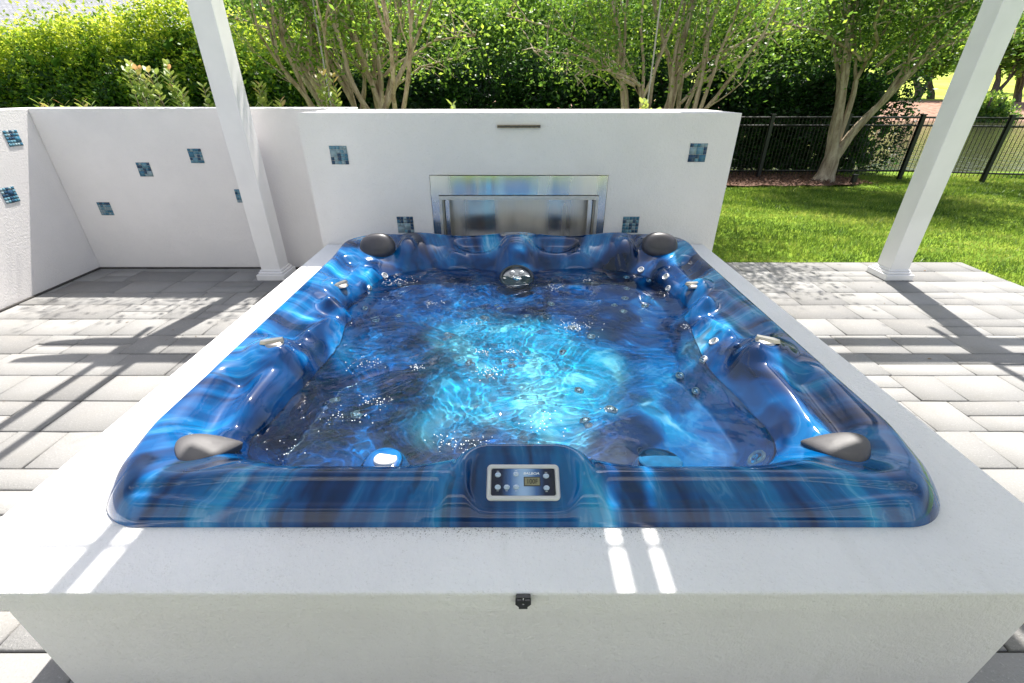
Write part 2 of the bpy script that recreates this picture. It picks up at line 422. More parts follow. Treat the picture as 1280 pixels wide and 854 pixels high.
# ------------------------------------------------------------------ hot tub shell (height field on a rounded square)
TX, TY, SZ, S = .03, 1.985, .55, 1.18
WZ = -.03
def sst(a, b, v):
    t = np.clip((v-a)/(b-a), 0, 1); return t*t*(3-2*t)
def inward(x, y, hx, y0, y1, r):
    cy = (y0+y1)/2; hy = (y1-y0)/2
    qx = np.abs(x)-(hx-r); qy = np.abs(y-cy)-(hy-r)
    return -(np.minimum(np.maximum(qx, qy), 0)+np.hypot(np.maximum(qx, 0), np.maximum(qy, 0))-r)
def seg(x, y, a, b):
    ax, ay = a; bx, by = b; dx, dy = bx-ax, by-ay
    t = np.clip(((x-ax)*dx+(y-ay)*dy)/(dx*dx+dy*dy), 0, 1)
    return np.hypot(x-ax-t*dx, y-ay-t*dy), t
def G(d, w_, p=2): return np.exp(-np.abs(d/w_)**p)
def hgt(x, y):
    x = np.asarray(x, float); y = np.asarray(y, float); xa = np.abs(x)
    r = np.where(y > 0, .27, .175)
    do = inward(x, y, S, -S, S, r)
    we = .05+.055*sst(-.84, -1.10, y)
    back = sst(.7, 1.05, y)
    Rm = .10+.03*back+.012*back*np.cos(x*9)*sst(1., .7, xa)
    e = np.clip(do/we, 0, 1)
    z_out = .006+(Rm-.006)*(1-(1-e)**2.0)
    # water line outline, wavy along the sides
    wav = .050*np.sin((y+.40)*6.2)*G(y+.1, .75, 4)+np.where(x > 0, .085, .035)*G(y+.52, .27, 3)-.055*G(y+.84, .10, 3)*(x < 0)
    front = -.985+.085*G(x, .25, 4)
    yb = .86-.05*G(x, .13)-.02*np.cos(xa*8)
    hx = .885
    xw = xa+wav
    di = inward(xw, (y-(front+yb)/2)*(1.845/(yb-front)), hx, -.9225, .9225, .29)
    top = np.maximum(do-we, 0); t = top/(top+np.maximum(-di, 0)+1e-4)
    z_b = Rm-(Rm-WZ)*(.22*t+.78*t**3.2)
    z = np.where(do < we, z_out, z_b)
    # below water
    zi = WZ-.03*sst(0, .02, di)-.25*sst(0, .17, di)
    z = np.where(di > 0, zi, z)
    # footwell
    df = inward(x*1.0+.03*np.sin(y*6), y+.13, .46-.05*np.cos(y*5), -.54, .50, .30)
    z = z-.42*sst(-.05, .20, df)
    # seats: bowls and dividing ridges
    inm = sst(.02, .14, di)*(1-sst(-.04, .04, df))
    for (cx, cy, rx, ry, dp) in ((.63, .52, .20, .22, .10), (.63, -.60, .20, .22, .09), (0, .62, .2, .12, .05), (.66, -.05, .17, .18, .07)):
        z = z-dp*np.exp(-(((xa-cx)/rx)**2+((y-cy)/ry)**2)**1.5)*inm
    for (a, b) in (((.28, .82), (.36, .40)), ((.86, .22), (.46, .12)), ((.86, -.30), (.46, -.28)), ((.30, -.92), (.34, -.62))):
        d, _ = seg(xa, y, a, b); z = z+.09*G(d, .055)*inm
    # side banks
    dd = np.hypot(xa-.98, y+.40); z = z+.030*G(dd, .105, 6)+.012*G(dd, .062, 10)                     # control turret
    dd = np.hypot(xa-.965, y-.345); z = z+.030*G(dd, .085, 6)+.010*G(dd, .055, 10)
    bank = sst(.02, .05, do)*(1-sst(.03, .10, di))
    d, s = seg(xa, y, (1.045, -.58), (1.020, -.84)); z = z-.058*G(d, .055, 2)*bank                      # arm scoop
    d, s = seg(xa, y, (.900, -.45), (.945, -.84)); z = z+.052*G(d, .062, 2.6)*bank*(1-.55*s)               # arm ridge
    d, s = seg(xa, y, (.99, -.60), (.97, -.80)); z = z-.012*G(d, .022, 2)*bank
    d, s = seg(xa, y, (1.02, -.20), (.98, .15)); z = z-.045*G(d, .075, 3)*bank
    d, s = seg(xa, y, (.93, -.20), (.90, -.02)); z = z+.030*G(d, .03)*bank
    d, s = seg(xa, y, (.95, .16), (.80, .10)); z = z+.085*G(d, .055, 2.5)*(1-.55*s)                     # fin between the seats
    d, s = seg(xa, y, (1.04, .50), (1.03, .72)); z = z-.035*G(d, .05, 3)*bank
    d, s = seg(xa, y, (.90, .44), (.88, .66)); z = z+.045*G(d, .04)*bank
    # back wall
    bb = bank*sst(.6, .8, y)
    z = z+.06*G(x, .10, 4)*np.exp(-((y-.90)/.14)**2)*bb
    dr = np.hypot(x, (y-.79)*1.0); z = z+.0045*np.sin(dr*120)*G(x, .11, 6)*sst(.10, .13, dr)*(1-sst(.24, .27, dr))*bb
    for cx, cy, rx, ry, dp in ((.27, 1.02, .15, .062, .045), (.53, .97, .085, .13, .030), (.72, .93, .06, .11, -.035), (.40, .90, .09, .05, -.03)):
        q = ((xa-cx)/rx)**2+((y-cy-.12*(xa-cx))/ry)**2; z = z-dp*np.exp(-q**2)*bb
    q = np.hypot((xa-.925)/.15, (y-.955)/.10); z = z+.025*np.exp(-q**4)*bank
    q = np.hypot((xa-.80)/.035, (y-1.0)/.12); z = z-.03*np.exp(-q**2)*bb
    # front: console and long shallow hollows
    hol = inward(xa-.63, (y+1.120)/(1-.65*sst(.70, 1.05, xa)), .42, -.030, .030, .028)
    z = z-.014*sst(-.006, .012, hol)
    con = inward(x, y, .215, -1.25, -.955, .12)
    z = np.maximum(z, (.125*(sst(-.05, .05, con)))*sst(-1.18, -1.06, y)-.2*(con < -.05))
    plate = inward(x, y, .155, -1.165, -1.005, .07)
    zp = .040+(y+1.155)*.52
    k = sst(-.002, .014, plate)
    z = z*(1-k)+zp*k
    # front shelf with round lids
    for cx in (-.44, .44):
        dd = np.hypot(x-cx, y+.90); kk = G(dd, .085, 8); z = z*(1-kk)+(-.020 if cx < 0 else -.030)*kk
    # front corner pillow seats
    q = np.hypot((xa-.93)/.12, (y+.95)/.12); z = z-.02*np.exp(-q**4)*bank
    z = np.where(do < .001, .004, z)
    return z
n = 461
u = np.linspace(-1, 1, n); U, Vv = np.meshgrid(u, u)
m = np.maximum(np.abs(U), np.abs(Vv)); ms = np.maximum(m, 1e-9)
PXx, PYy = U/ms*S, Vv/ms*S
rc = np.where(PYy > 0, .27, .175); c = S-rc
cx = np.abs(PXx)-c; cy = np.abs(PYy)-c; corner = (cx > 0) & (cy > 0)
ln = np.hypot(cx, cy)+1e-9
BX = np.where(corner, np.sign(PXx)*(c+cx/ln*rc), PXx); BY = np.where(corner, np.sign(PYy)*(c+cy/ln*rc), PYy)
kk = m**5
XX = m*(PXx+(BX-PXx)*kk); YY = m*(PYy+(BY-PYy)*kk); ZZ = hgt(XX, YY)
# soften single-vertex steps
for _ in range(2):
    Zs = ZZ.copy(); Zs[1:-1, 1:-1] = (ZZ[1:-1,1:-1]*2+ZZ[:-2,1:-1]+ZZ[2:,1:-1]+ZZ[1:-1,:-2]+ZZ[1:-1,2:])/6; ZZ = Zs
edge = m > .9999; ZZ[edge] = -.004
tub = empty('hot_tub', (TX, TY, SZ), 'blue marbled acrylic hot tub sunk into the white stucco surround', 'hot tub')
sv = np.stack([XX, YY, ZZ], -1).reshape(-1, 3)
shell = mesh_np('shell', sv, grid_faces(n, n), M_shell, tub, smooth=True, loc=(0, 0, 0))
pn = (np.abs(XX)**4+np.abs(YY)**4)**.25+1e-6
flow = np.stack([XX/pn*4.4, YY/pn*4.4, pn*.7], -1).reshape(-1, 3)
at = shell.data.attributes.new('flow', 'FLOAT_VECTOR', 'POINT'); at.data.foreach_set('vector', flow.astype(np.float32).ravel())
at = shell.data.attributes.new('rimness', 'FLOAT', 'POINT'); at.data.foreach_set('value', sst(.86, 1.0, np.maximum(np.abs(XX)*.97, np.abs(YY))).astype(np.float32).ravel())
at = shell.data.attributes.new('foot', 'FLOAT', 'POINT'); at.data.foreach_set('value', sst(-.06, .22, inward(XX+.05*np.sin(YY*7), YY+.16+.04*np.sin(XX*9), .46, -.56, .50, .34)+.05*np.sin(XX*13+YY*5)*np.sin(YY*11)).astype(np.float32).ravel())  # mask for the glow painted in the footwell

def nrm(x, y):
    e = .006
    dx = float(hgt(x+e, y)-hgt(x-e, y))/(2*e); dy = float(hgt(x, y+e)-hgt(x, y-e))/(2*e)
    return Vector((-dx, -dy, 1)).normalized()
def frame_at(x, y, lift=0., nmix=None, spin=0.):
    nv = nrm(x, y) if nmix is None else Vector(nmix).normalized()
    q = nv.to_track_quat('Z', 'Y').to_matrix().to_4x4()
    p = Vector((TX+x, TY+y, SZ+float(hgt(x, y))))+nv*lift
    return Matrix.Translation(p) @ q @ Matrix.Rotation(spin, 4, 'Z')
_T = 700; _tg = np.linspace(-S, S, _T); _HT = hgt(*np.meshgrid(_tg, _tg))
def hq(x, y):
    i = min(_T-1, max(0, int((y+S)/(2*S)*(_T-1)))); j = min(_T-1, max(0, int((x+S)/(2*S)*(_T-1)))); return _HT[i, j]
def ray_px(px, py):
    """where the line through a photo pixel meets the shell, bent at the water"""
    d = np.array([(px-640)/F, math.cos(PITCH)+(427-py)/F*math.sin(PITCH), -math.sin(PITCH)+(427-py)/F*math.cos(PITCH)]); d /= np.linalg.norm(d)
    p = CAM.copy(); wet = False
    for i in range(6000):
        p = p+d*.003
        lx, ly, lz = p[0]-TX, p[1]-TY, p[2]-SZ
        if abs(lx) > S or abs(ly) > S: continue
        if not wet and lz < WZ and hq(lx, ly) < WZ:
            c1 = -d[2]; r_ = 1/1.333; k = 1-r_*r_*(1-c1*c1); d = r_*d+np.array([0, 0, (r_*c1-math.sqrt(k))]); wet = True
        if lz <= hq(lx, ly): return lx, ly
    return None

def jet(px, py, rad=.024, label=None):
    h = ray_px(px, py)
    if h is None: return
    M = frame_at(h[0], h[1], .001)
    b = MB(); r = rad
    b.lathe([(r*1.12, -.004), (r*1.10, .003), (r*.95, .005), (r*.80, .003), (r*.74, -.001)], M, 20, 0)
    o = b.build('jet', [M_silver, M_dark], tub, True)
    b2 = MB(); b2.lathe([(r*.74, .0), (r*.5, .0045), (r*.40, .0045), (r*.30, .0015), (r*.1, .001)], M, 16, 0); b2.build('nozzle', [M_chrome], o, True)
for q in [(801,338),(783,347),(811,351),(832,347),(783,361),(835,362),(781,373),(768,381),(815,373),(806,383),(779,390),(739,421),(714,410),
          (607,398),(724,488),(764,512),(481,345),(500,356),(462,360),(892,428),(879,450),(560,420),(585,455),(620,382),(690,380),(470,400),(455,385),(500,395),(705,440),(610,470),
          (850,470),(870,490),(420,500),(445,520),(660,395),(640,455)]:
    jet(*q, rad=.019)
jet(945, 573, .038); jet(732, 527, .022)
# large back jet
def big_jet():
    h = (.0, .765)
    M = Matrix.Translation((TX, TY+.715, SZ+WZ-.012)) @ Vector((0, -.80, 1.2)).to_track_quat('Z', 'Y').to_matrix().to_4x4()
    b = MB(); b.lathe([(.112, -.05), (.112, .0), (.104, .010), (.096, .006), (.092, -.004)], M, 40); o = b.build('therapy_jet', M_jetring, tub, True)
    b = MB(); b.lathe([(.092, -.004), (.07, -.012), (.01, -.012)], M, 32); b.build('jet_face', M_dark, o, True)
    for k in range(6):
        a = k*math.pi/3; M2 = M @ Matrix.Translation((math.cos(a)*.058, math.sin(a)*.058, -.010))
        b = MB(); b.lathe([(.019, 0), (.018, .006), (.012, .007), (.008, .002), (.001, .002)], M2, 14); b.build('nozzle', M_jetring, o, True)
    b = MB(); b.lathe([(.03, -.012), (.028, .004), (.018, .010), (.012, .004), (.001, .004)], M, 20); b.build('nozzle', M_chrome, o, True)
big_jet()
# air / diverter knobs on the side banks
def knob(x, y, lab, spin):
    M = frame_at(x, y, -.002, (0, 0, 1), spin)
    b = MB(); b.lathe([(.038, 0), (.038, .004), (.034, .007), (.032, .010), (.028, .012), (.001, .013)], M, 28); o = b.build('air_knob', M_knob, tub, True); o['label'] = lab
    b = MB(); c_ = [(-.040, -.011), (.028, -.015), (.050, -.006), (.050, .006), (.028, .015), (-.040, .011)]
    vs = [M @ Vector((p[0], p[1], .010)) for p in c_]+[M @ Vector((p[0]*.9, p[1]*.75, .023)) for p in c_]
    b.add(vs, [tuple(range(6))[::-1], tuple(range(6, 12))]+[(i, (i+1) % 6, (i+1) % 6+6, i+6) for i in range(6)]); b.build('lever', M_knob, o)
knob(-.98, -.40, 'satin grey knob on the left bank near the front', R(20)); knob(.98, -.40, 'satin grey knob on the right bank near the front', R(150))
knob(-.965, .345, 'satin grey knob on the left bank near the back', R(60)); knob(.965, .345, 'satin grey knob on the right bank near the back', R(5))
# round lids
M = frame_at(-.43, -.905, -.002, (0.05, .22, 1)); b = MB(); b.lathe([(.036, -.012), (.036, .003), (.034, .006), (.001, .007)], M, 36); o = b.build('filter_cap', M_cap, tub, True); o['label'] = 'white round cap'
M = frame_at(.44, -.905, .0, (0, .22, 1)); b = MB(); b.lathe([(.068, -.012), (.068, .003), (.064, .006), (.058, .005), (.001, .007)], M, 40); o = b.build('filter_lid', M_clearcap, tub, True); o['label'] = 'blue round lid'
M = frame_at(.30, -.93, .002, (0, -.05, 1)); b = MB(); b.lathe([(.04, -.004), (.04, .003), (.036, .006), (.001, .006)], M, 30); b.build('filter_lid', M_clearcap, tub, True)
# pillows
def pillow(x, y, a, b_, th, nv, spin, mat, lab, pw=2.3, taper=0.):
    M = Matrix.Translation((TX+x, TY+y, SZ+float(hgt(x, y))+(.004 if y > 0 else .006))) @ Vector(nv).normalized().to_track_quat('Z', 'Y').to_matrix().to_4x4() @ Matrix.Rotation(spin, 4, 'Z')
    vs = []; fs = []; nr, na = 14, 44
    for i in range(nr+1):
        t = i/nr*math.pi/2
        for k in range(na):
            q = 2*math.pi*k/na; cq, sq = math.cos(q), math.sin(q)
            rx = a*math.copysign(abs(cq)**(2/pw), cq); ry = b_*math.copysign(abs(sq)**(2/pw), sq)
            tp = 1+taper*rx/a
            rr_ = math.cos(t)**.5 if i < nr else 0.0
            zz = th*math.sin(t)-.02*(i == 0)
            vs.append(M @ Vector((rx*rr_, ry*rr_*tp, zz+.006*math.cos(rx*rr_/a*2))))
    for i in range(nr):
        for k in range(na):
            k2 = (k+1) % na; fs.append((i*na+k, i*na+k2, (i+1)*na+k2, (i+1)*na+k))
    b = MB(); b.add(vs, fs); o = b.build('pillow', mat, tub, True); o['label'] = lab
    for p in o.data.polygons: p.use_smooth = True
pillow(-.905, .905, .112, .085, .045, (.22, -1.5, 1), R(4), M_pillow, 'dark grey oval pillow in the back left corner')
pillow(.930, .905, .112, .085, .045, (-.22, -1.5, 1), R(-4), M_pillow, 'dark grey oval pillow in the back right corner')
pillow(-.945, -.93, .088, .052, .012, (.42, .10, 1), R(-62), M_pillow2, 'pale grey wedge pillow in the front left corner', 2.4, -.72)
pillow(.945, -.93, .088, .052, .012, (-.42, .10, 1), R(180+62), M_pillow2, 'pale grey wedge pillow in the front right corner', 2.4, -.72)

# control panel
def text_mesh(name, body, size, mat, M, parent, shear=0., wide=1.):
    cu = bpy.data.curves.new(name, 'FONT'); cu.body = body; cu.size = size; cu.align_x = 'CENTER'; cu.align_y = 'CENTER'; cu.extrude = .0003; cu.shear = shear; cu.offset = .00015
    ob = bpy.data.objects.new('tmp', cu); COL.objects.link(ob)
    me = bpy.data.meshes.new_from_object(ob.evaluated_get(bpy.context.evaluated_depsgraph_get())); bpy.data.objects.remove(ob)
    me.name = name; me.transform(Matrix.Diagonal((wide, 1, 1, 1))); me.materials.clear(); me.materials.append(mat)
    o = bpy.data.objects.new(name, me); link(o, parent); o.matrix_local = M; return o
def rrect(hx, hy, r, n_=6):
    out = []
    for (cx_, cy_, a0) in ((hx-r, hy-r, 0), (-hx+r, hy-r, 90), (-hx+r, -hy+r, 180), (hx-r, -hy+r, 270)):
        for k in range(n_+1):
            a = R(a0+90*k/n_); out.append((cx_+r*math.cos(a), cy_+r*math.sin(a)))
    return out
def control_panel():
    tilt = math.atan(.52)
    pz = .040+(-1.094+1.155)*.52
    P = bpy.data.objects.new('control_panel', None)
    # frame mesh is the part itself
    def plate(b, prof, mi=0):
        n0 = len(prof[0][0]); vs = []; fs = []
        for ring, z in prof: vs += [(x, y, z) for x, y in ring]
        for i in range(len(prof)-1):
            for k in range(n0):
                k2 = (k+1) % n0; fs.append((i*n0+k, i*n0+k2, (i+1)*n0+k2, (i+1)*n0+k))
        fs.append(tuple((len(prof)-1)*n0+k for k in range(n0)))
        b.add(vs, fs, mi)
    b = MB()
    plate(b, [(rrect(.098, .048, .012), -.004), (rrect(.098, .048, .012), .006), (rrect(.095, .045, .010), .009), (rrect(.088, .038, .006), .0085), (rrect(.087, .037, .005), .007)])
    fr = mesh_np('control_panel', np.array(b.v), b.f, M_silver, tub, loc=(0, -1.094, pz+.001)); fr.rotation_euler = (tilt, 0, 0)
    fr.location.x = .0
    b = MB(); plate(b, [(rrect(.086, .036, .005), .0068), (rrect(.086, .036, .005), .0078)])
    mesh_np('panel_face', np.array(b.v), b.f, M_face, fr, loc=(0, 0, 0))
    for (x, y) in ((-.068, .019), (-.068, -.014), (-.044, -.014), (-.019, .021), (-.019, -.014), (.062, .016), (.062, -.016)):
        b = MB(); b.lathe([(.0085, 0), (.0078, .0022), (.005, .0036), (.0005, .004)], Matrix.Translation((x, y, .0078)) @ Matrix.Diagonal((1, .82, 1, 1)), 18)
        o = mesh_np('button', np.array(b.v), b.f, M_button, fr, smooth=True, loc=(0, 0, 0))
        dy = .010 if y > 0 else -.0095
        text_mesh('button_legend', '—', .006, M_white, Matrix.Translation((x, y+dy, .0081)), o)
    b = MB(); plate(b, [(rrect(.0225, .0125, .001), .0077), (rrect(.0225, .0125, .001), .0086)])
    d = mesh_np('display', np.array(b.v), b.f, M_dark, fr, loc=(.024, .001, 0))
    b = MB(); plate(b, [(rrect(.020, .0102, .001), .0086), (rrect(.020, .0102, .001), .0089)])
    mesh_np('screen', np.array(b.v), b.f, M_lcd, d, loc=(0, 0, 0))
    text_mesh('digits', '100F', .0185, M_lcdd, Matrix.Translation((0, -.0005, .0092)), d, 0, .85)
    text_mesh('lettering', 'BALBOA', .0085, M_white, Matrix.Translation((.022, .0225, .0082)), fr, .2, 1.35)
control_panel()

# tub water: a rippled sheet that ends inside the shell walls
def water():
    nx = 380; ux = np.linspace(-.99, .99, nx); uy = np.linspace(-1.02, 1.02, nx)
    X_, Y_ = np.meshgrid(ux, uy); z = np.zeros_like(X_)
    g2 = np.random.default_rng(11)
    ampmask = .45+.55*np.exp(-(((X_+.35)/.55)**2+((Y_+.1)/.75)**2))+.25*np.exp(-((X_/.3)**2+((Y_-.5)/.3)**2))
    calm = 1-.82*np.exp(-(((X_-.68)/.42)**2+((Y_+.55)/.55)**2))-.45*np.exp(-(((X_-.6)/.4)**2+((Y_-.55)/.35)**2))
    WX = X_+.055*np.sin(Y_*7+1.3*np.sin(X_*5))+.035*np.sin(Y_*15+X_*6+1)+.02*np.sin(X_*23-Y_*9); WY = Y_+.055*np.sin(X_*6.3+1.1*np.sin(Y_*6)+2)+.035*np.sin(X_*13-Y_*8)+.02*np.sin(Y_*21+X_*11)
    for i in range(54):
        lam = .024*(9.5**g2.random()); k = 2*math.pi/lam; a = g2.normal(math.pi/2, .75) if i % 3 else g2.random()*2*math.pi; ph = g2.random()*7
        env = .5+.5*np.sin(WX*(4+i % 5)*1.3+i*1.7)*np.sin(WY*(3+i % 4)*1.4+i)
        z += .0074*lam*np.sin(k*(WX*math.cos(a)+WY*math.sin(a))+ph)*env
    for (cx_, cy_, s_) in ((0, .70, 1.), (-.55, -.45, .8), (-.55, .45, .8), (-.05, -.1, 1.)):
        d = np.hypot(X_-cx_, Y_-cy_); z += .0011*s_*np.sin(d*105+2*np.sin(X_*9)+2*np.cos(Y_*7))*np.exp(-d/.28)
    z *= ampmask*np.clip(calm, .12, 1)
    # keep the sheet only where the shell is lower than the water (plus a margin)
    H_ = hgt(X_, Y_); keep = (H_ < WZ+.02) & (inward(X_, Y_, S, -S, S, .2) > .1)
    f = grid_faces(nx, nx); kf = keep.ravel()[f].any(1); f = f[kf]
    used = np.unique(f); remap = -np.ones(nx*nx, int); remap[used] = np.arange(len(used))
    v = np.stack([X_, Y_, z+WZ], -1).reshape(-1, 3)[used]
    o = mesh_np('tub_water', v+np.array([TX, TY, SZ]), remap[f], M_water, smooth=True)
    tag(o, kind='structure'); return o
wat = water()
try:
    wat.cycles.is_caustics_caster = True; sd.cycles.is_caustics_light = True; shell.cycles.is_caustics_receiver = True
except Exception as ex: print('MNEE', ex)

def bubbles():
    rs = np.random.default_rng(9); V = []; F_ = []; n0 = 0
    cl = [(720,410,.05,60),(612,465,.05,60),(603,440,.03,25),(500,352,.09,60),(540,380,.05,30),(640,440,.04,30),(600,560,.06,50),(562,552,.05,40),(465,500,.06,40),(430,520,.09,30),(520,460,.03,30),(715,408,.10,50),(860,408,.04,22),(690,360,.06,30),(735,350,.03,16),(590,405,.05,24),(455,455,.07,40),(350,560,.09,18),(680,530,.08,30),(760,512,.02,12)]
    for px, py, sp, k in cl:
        d = np.array([(px-640)/F, math.cos(PITCH)+(427-py)/F*math.sin(PITCH), -math.sin(PITCH)+(427-py)/F*math.cos(PITCH)]); t = (1.55-SZ-WZ)/-d[2]; c_ = d*t
        for _ in range(k):
            x = c_[0]+rs.normal()*sp*.6; y = c_[1]+rs.normal()*sp*.45
            if float(hq(x-TX, y-TY)) > WZ-.02: continue
            r = rs.uniform(.0010, .0028); z = SZ+WZ+.001
            for (ring_r, zz) in ((1, -.2), (.8, .6)):
                for q in range(6): V.append((x+r*ring_r*math.cos(q*1.047), y+r*ring_r*math.sin(q*1.047), z+r*zz))
            V.append((x, y, z+r)); 
            for q in range(6):
                q2 = (q+1) % 6; F_.append((n0+q, n0+q2, n0+6+q2, n0+6+q)); F_.append((n0+6+q, n0+6+q2, n0+12))
            n0 += 13
    o = mesh_np('foam_bubbles', np.array(V), F_, simple('foam', (.8, .84, .86), .15), smooth=True); tag(o, 'clusters of small white bubbles floating on the tub water', 'bubbles', kind='stuff')
bubbles()
def litter():
    rs = np.random.default_rng(19); X_ = np.concatenate([rs.uniform(-4, -1.6, 26), rs.uniform(1.7, 4.5, 22)]); Y_ = rs.uniform(1.5, 4.25, 48); P = np.stack([X_, Y_, np.full(48, .006)], -1)
    V, F_ = leaf_cloud(P, None, .028, rs, .5, .5, 0.); V[:, 2] = .004+np.abs(V[:, 2]-.006)*.25
    o = mesh_np('leaf_litter', V, F_, simple('dry_leaf', (.16, .10, .05), .8)); tag(o, 'few dry leaf scraps lying on the pavers', 'leaf litter', kind='stuff')

# ------------------------------------------------------------------ stucco surround of the tub
SX0, SX1, SY0, SY1 = -1.371, 1.418, .628, 3.305
sur = empty('tub_surround', ((SX0+SX1)/2, (SY0+SY1)/2, 0), 'white stucco plinth with overhanging coping around the sunken hot tub', 'plinth')
def ring(b, o, i, z0, z1):
    ox0, ox1, oy0, oy1 = o; ix0, ix1, iy0, iy1 = i; bv = .006
    P = lambda x0, x1, y0, y1, z: [(x0, y0, z), (x1, y0, z), (x1, y1, z), (x0, y1, z)]
    vs = P(ox0, ox1, oy0, oy1, z0)+P(ox0, ox1, oy0, oy1, z1-bv)+P(ox0+bv*.3, ox1-bv*.3, oy0+bv*.3, oy1-bv*.3, z1-bv*.3)+P(ox0+bv, ox1-bv, oy0+bv, oy1-bv, z1)+P(ix0, ix1, iy0, iy1, z1)+P(ix0, ix1, iy0, iy1, z0)
    fs = []
    for l in range(5):
        for k in range(4):
            k2 = (k+1) % 4; fs.append((l*4+k, l*4+k2, l*4+4+k2, l*4+4+k))
    for k in range(4):
        k2 = (k+1) % 4; fs.append((20+k, 20+k2, k2, k))
    b.add(vs, fs)
b = MB(); ring(b, (SX0, SX1, SY0, SY1), (TX-1.05, TX+1.05, TY-1.06, TY+1.05), SZ-.067, SZ); b.build('coping', M_slab, sur)
b = MB(); ring(b, (SX0+.077, SX1-.072, SY0+.062, SY1), (TX-1.10, TX+1.10, TY-1.10, TY+1.10), 0, SZ-.067); b.build('base', M_slab, sur)
# black latch clip screwed to the coping edge
lt = empty('cover_latch', (.0255, SY0, SZ-.02), 'small black plastic latch clip on the front edge of the coping', 'latch')
def poly_prism(b, pts, y0, y1, mi=0):
    n_ = len(pts); vs = [(x, y0, z) for x, z in pts]+[(x, y1, z) for x, z in pts]
    b.add(vs, [tuple(range(n_)), tuple(range(n_, 2*n_))[::-1]]+[(i, i+n_, (i+1) % n_+n_, (i+1) % n_) for i in range(n_)], mi)
b = MB(); lx, lz = .0255, SZ
poly_prism(b, [(lx+x, lz+z) for x, z in [(-.017, -.004), (-.015, .0), (.015, .0), (.017, -.004), (.018, -.026), (.010, -.036), (.010, -.043), (-.010, -.043), (-.010, -.036), (-.018, -.026)]], SY0-.010, SY0-.0005)
b.box(lx-.015, lx-.004, SY0-.016, SY0-.0105, lz-.013, lz-.002); b.box(lx+.004, lx+.015, SY0-.016, SY0-.0105, lz-.013, lz-.002)
b.build('clip_body', M_dark, lt)
for dz in (-.004, -.021):
    b = MB(); b.lathe([(.0026, 0), (.0026, .002), (.0005, .003)], Matrix.Translation((lx, SY0-.0105, lz+dz)) @ Vector((0, -1, 0)).to_track_quat('Z', 'Y').to_matrix().to_4x4(), 12); b.build('screw', M_chrome, lt, True)

# ------------------------------------------------------------------ walls, fireplace, mosaic accents
def mosaic(parent, cx_, cz_, yf, axis='y', sgn=-1, size=.115, seed=0):
    """accent of small glass squares; face looks along sgn*axis"""
    V = []; Fq = []; A = []; n_ = 0; r2 = random.Random(seed); N = 5; s_ = size/N
    def pt(a, c_, dpt):
        return (a, yf+sgn*dpt, c_) if axis == 'y' else (yf+sgn*dpt, a, c_)
    h = size/2
    for (a, c_) in ((-h, -h), (h, -h), (h, h), (-h, h)): V.append(pt(cx_+a, cz_+c_, .0015)); A.append(.5)
    Fq.append((0, 1, 2, 3)); n_ = 4; mi = [1]
    cells = []
    used = set()
    for i in range(N):
        for j in range(N):
            if (i, j) in used: continue
            if i < N-1 and j < N-1 and r2.random() < .16 and not ({(i+1, j), (i, j+1), (i+1, j+1)} & used):
                used |= {(i, j), (i+1, j), (i, j+1), (i+1, j+1)}; cells.append((i, j, 2))
            else: used.add((i, j)); cells.append((i, j, 1))
    for (i, j, k) in cells:
        a0 = cx_-h+i*s_+.001; a1 = cx_-h+(i+k)*s_-.001; c0 = cz_-h+j*s_+.001; c1 = cz_-h+(j+k)*s_-.001
        for (a, c_) in ((a0, c0), (a1, c0), (a1, c1), (a0, c1)): V.append(pt(a, c_, .0015))
        for (a, c_) in ((a0, c0), (a1, c0), (a1, c1), (a0, c1)): V.append(pt(a, c_, .004))
        Fq.append((n_+4, n_+5, n_+6, n_+7)); mi.append(0)
        for q in range(4):
            q2 = (q+1) % 4; Fq.append((n_+q, n_+q2, n_+4+q2, n_+4+q)); mi.append(0)
        A += [r2.random()]*8; n_ += 8
    return mesh_np('mosaic_accent', np.array(V), np.array(Fq), [M_mosaic, M_grout], parent, attr=A, mi=mi)
WALLZ = 1.42
gw = empty('garden_wall', (-4.1, 4.42, 0), 'low white stucco corner wall behind the left post with scattered mosaic squares', 'wall')
b = MB(); b.box(-4.10, -1.36, 4.32, 4.52, 0, WALLZ, bev=.006); b.build('back_wall', M_stucco, gw)
b = MB(); b.box(-4.30, -4.10, -1.2, 4.52, 0, WALLZ-.003, bev=.006); b.build('side_wall', M_stucco, gw)
b = MB(); b.box(-4.10, -1.4, 4.296, 4.3195, 0, .012); b.box(-4.0995, -4.076, -1.2, 4.30, 0, .012); b.build('expansion_joint', M_darkgap, gw)
def on_plane_y(px, py, Yp):
    d = np.array([(px-640)/F, math.cos(PITCH)+(427-py)/F*math.sin(PITCH), -math.sin(PITCH)+(427-py)/F*math.cos(PITCH)]); t = Yp/d[1]; return d[0]*t, 1.55+d[2]*t
def on_plane_x(px, py, Xp):
    d = np.array([(px-640)/F, math.cos(PITCH)+(427-py)/F*math.sin(PITCH), -math.sin(PITCH)+(427-py)/F*math.cos(PITCH)]); t = Xp/d[0]; return d[1]*t, 1.55+d[2]*t
for i, (px, py) in enumerate(((132, 261), (181, 212), (245, 195), (303, 245))):
    x_, z_ = on_plane_y(px, py, 4.32); mosaic(gw, x_, z_, 4.32, seed=i, size=.12)
for i, (px, py) in enumerate(((16, 173), (12, 244))):
    y_, z_ = on_plane_x(px, py, -4.10); mosaic(gw, y_, z_, -4.10, 'x', 1, seed=10+i, size=.12)

FX0, FX1, FY0, FY1 = -1.405, 1.497, 3.31, 4.02
fp = empty('outdoor_fireplace', ((FX0+FX1)/2, (FY0+FY1)/2, 0), 'wide white stucco fireplace block with steel firebox behind the tub', 'fireplace')
OX0, OX1, OZ0, OZ1 = -.572, .668, .50, 1.037
b = MB()
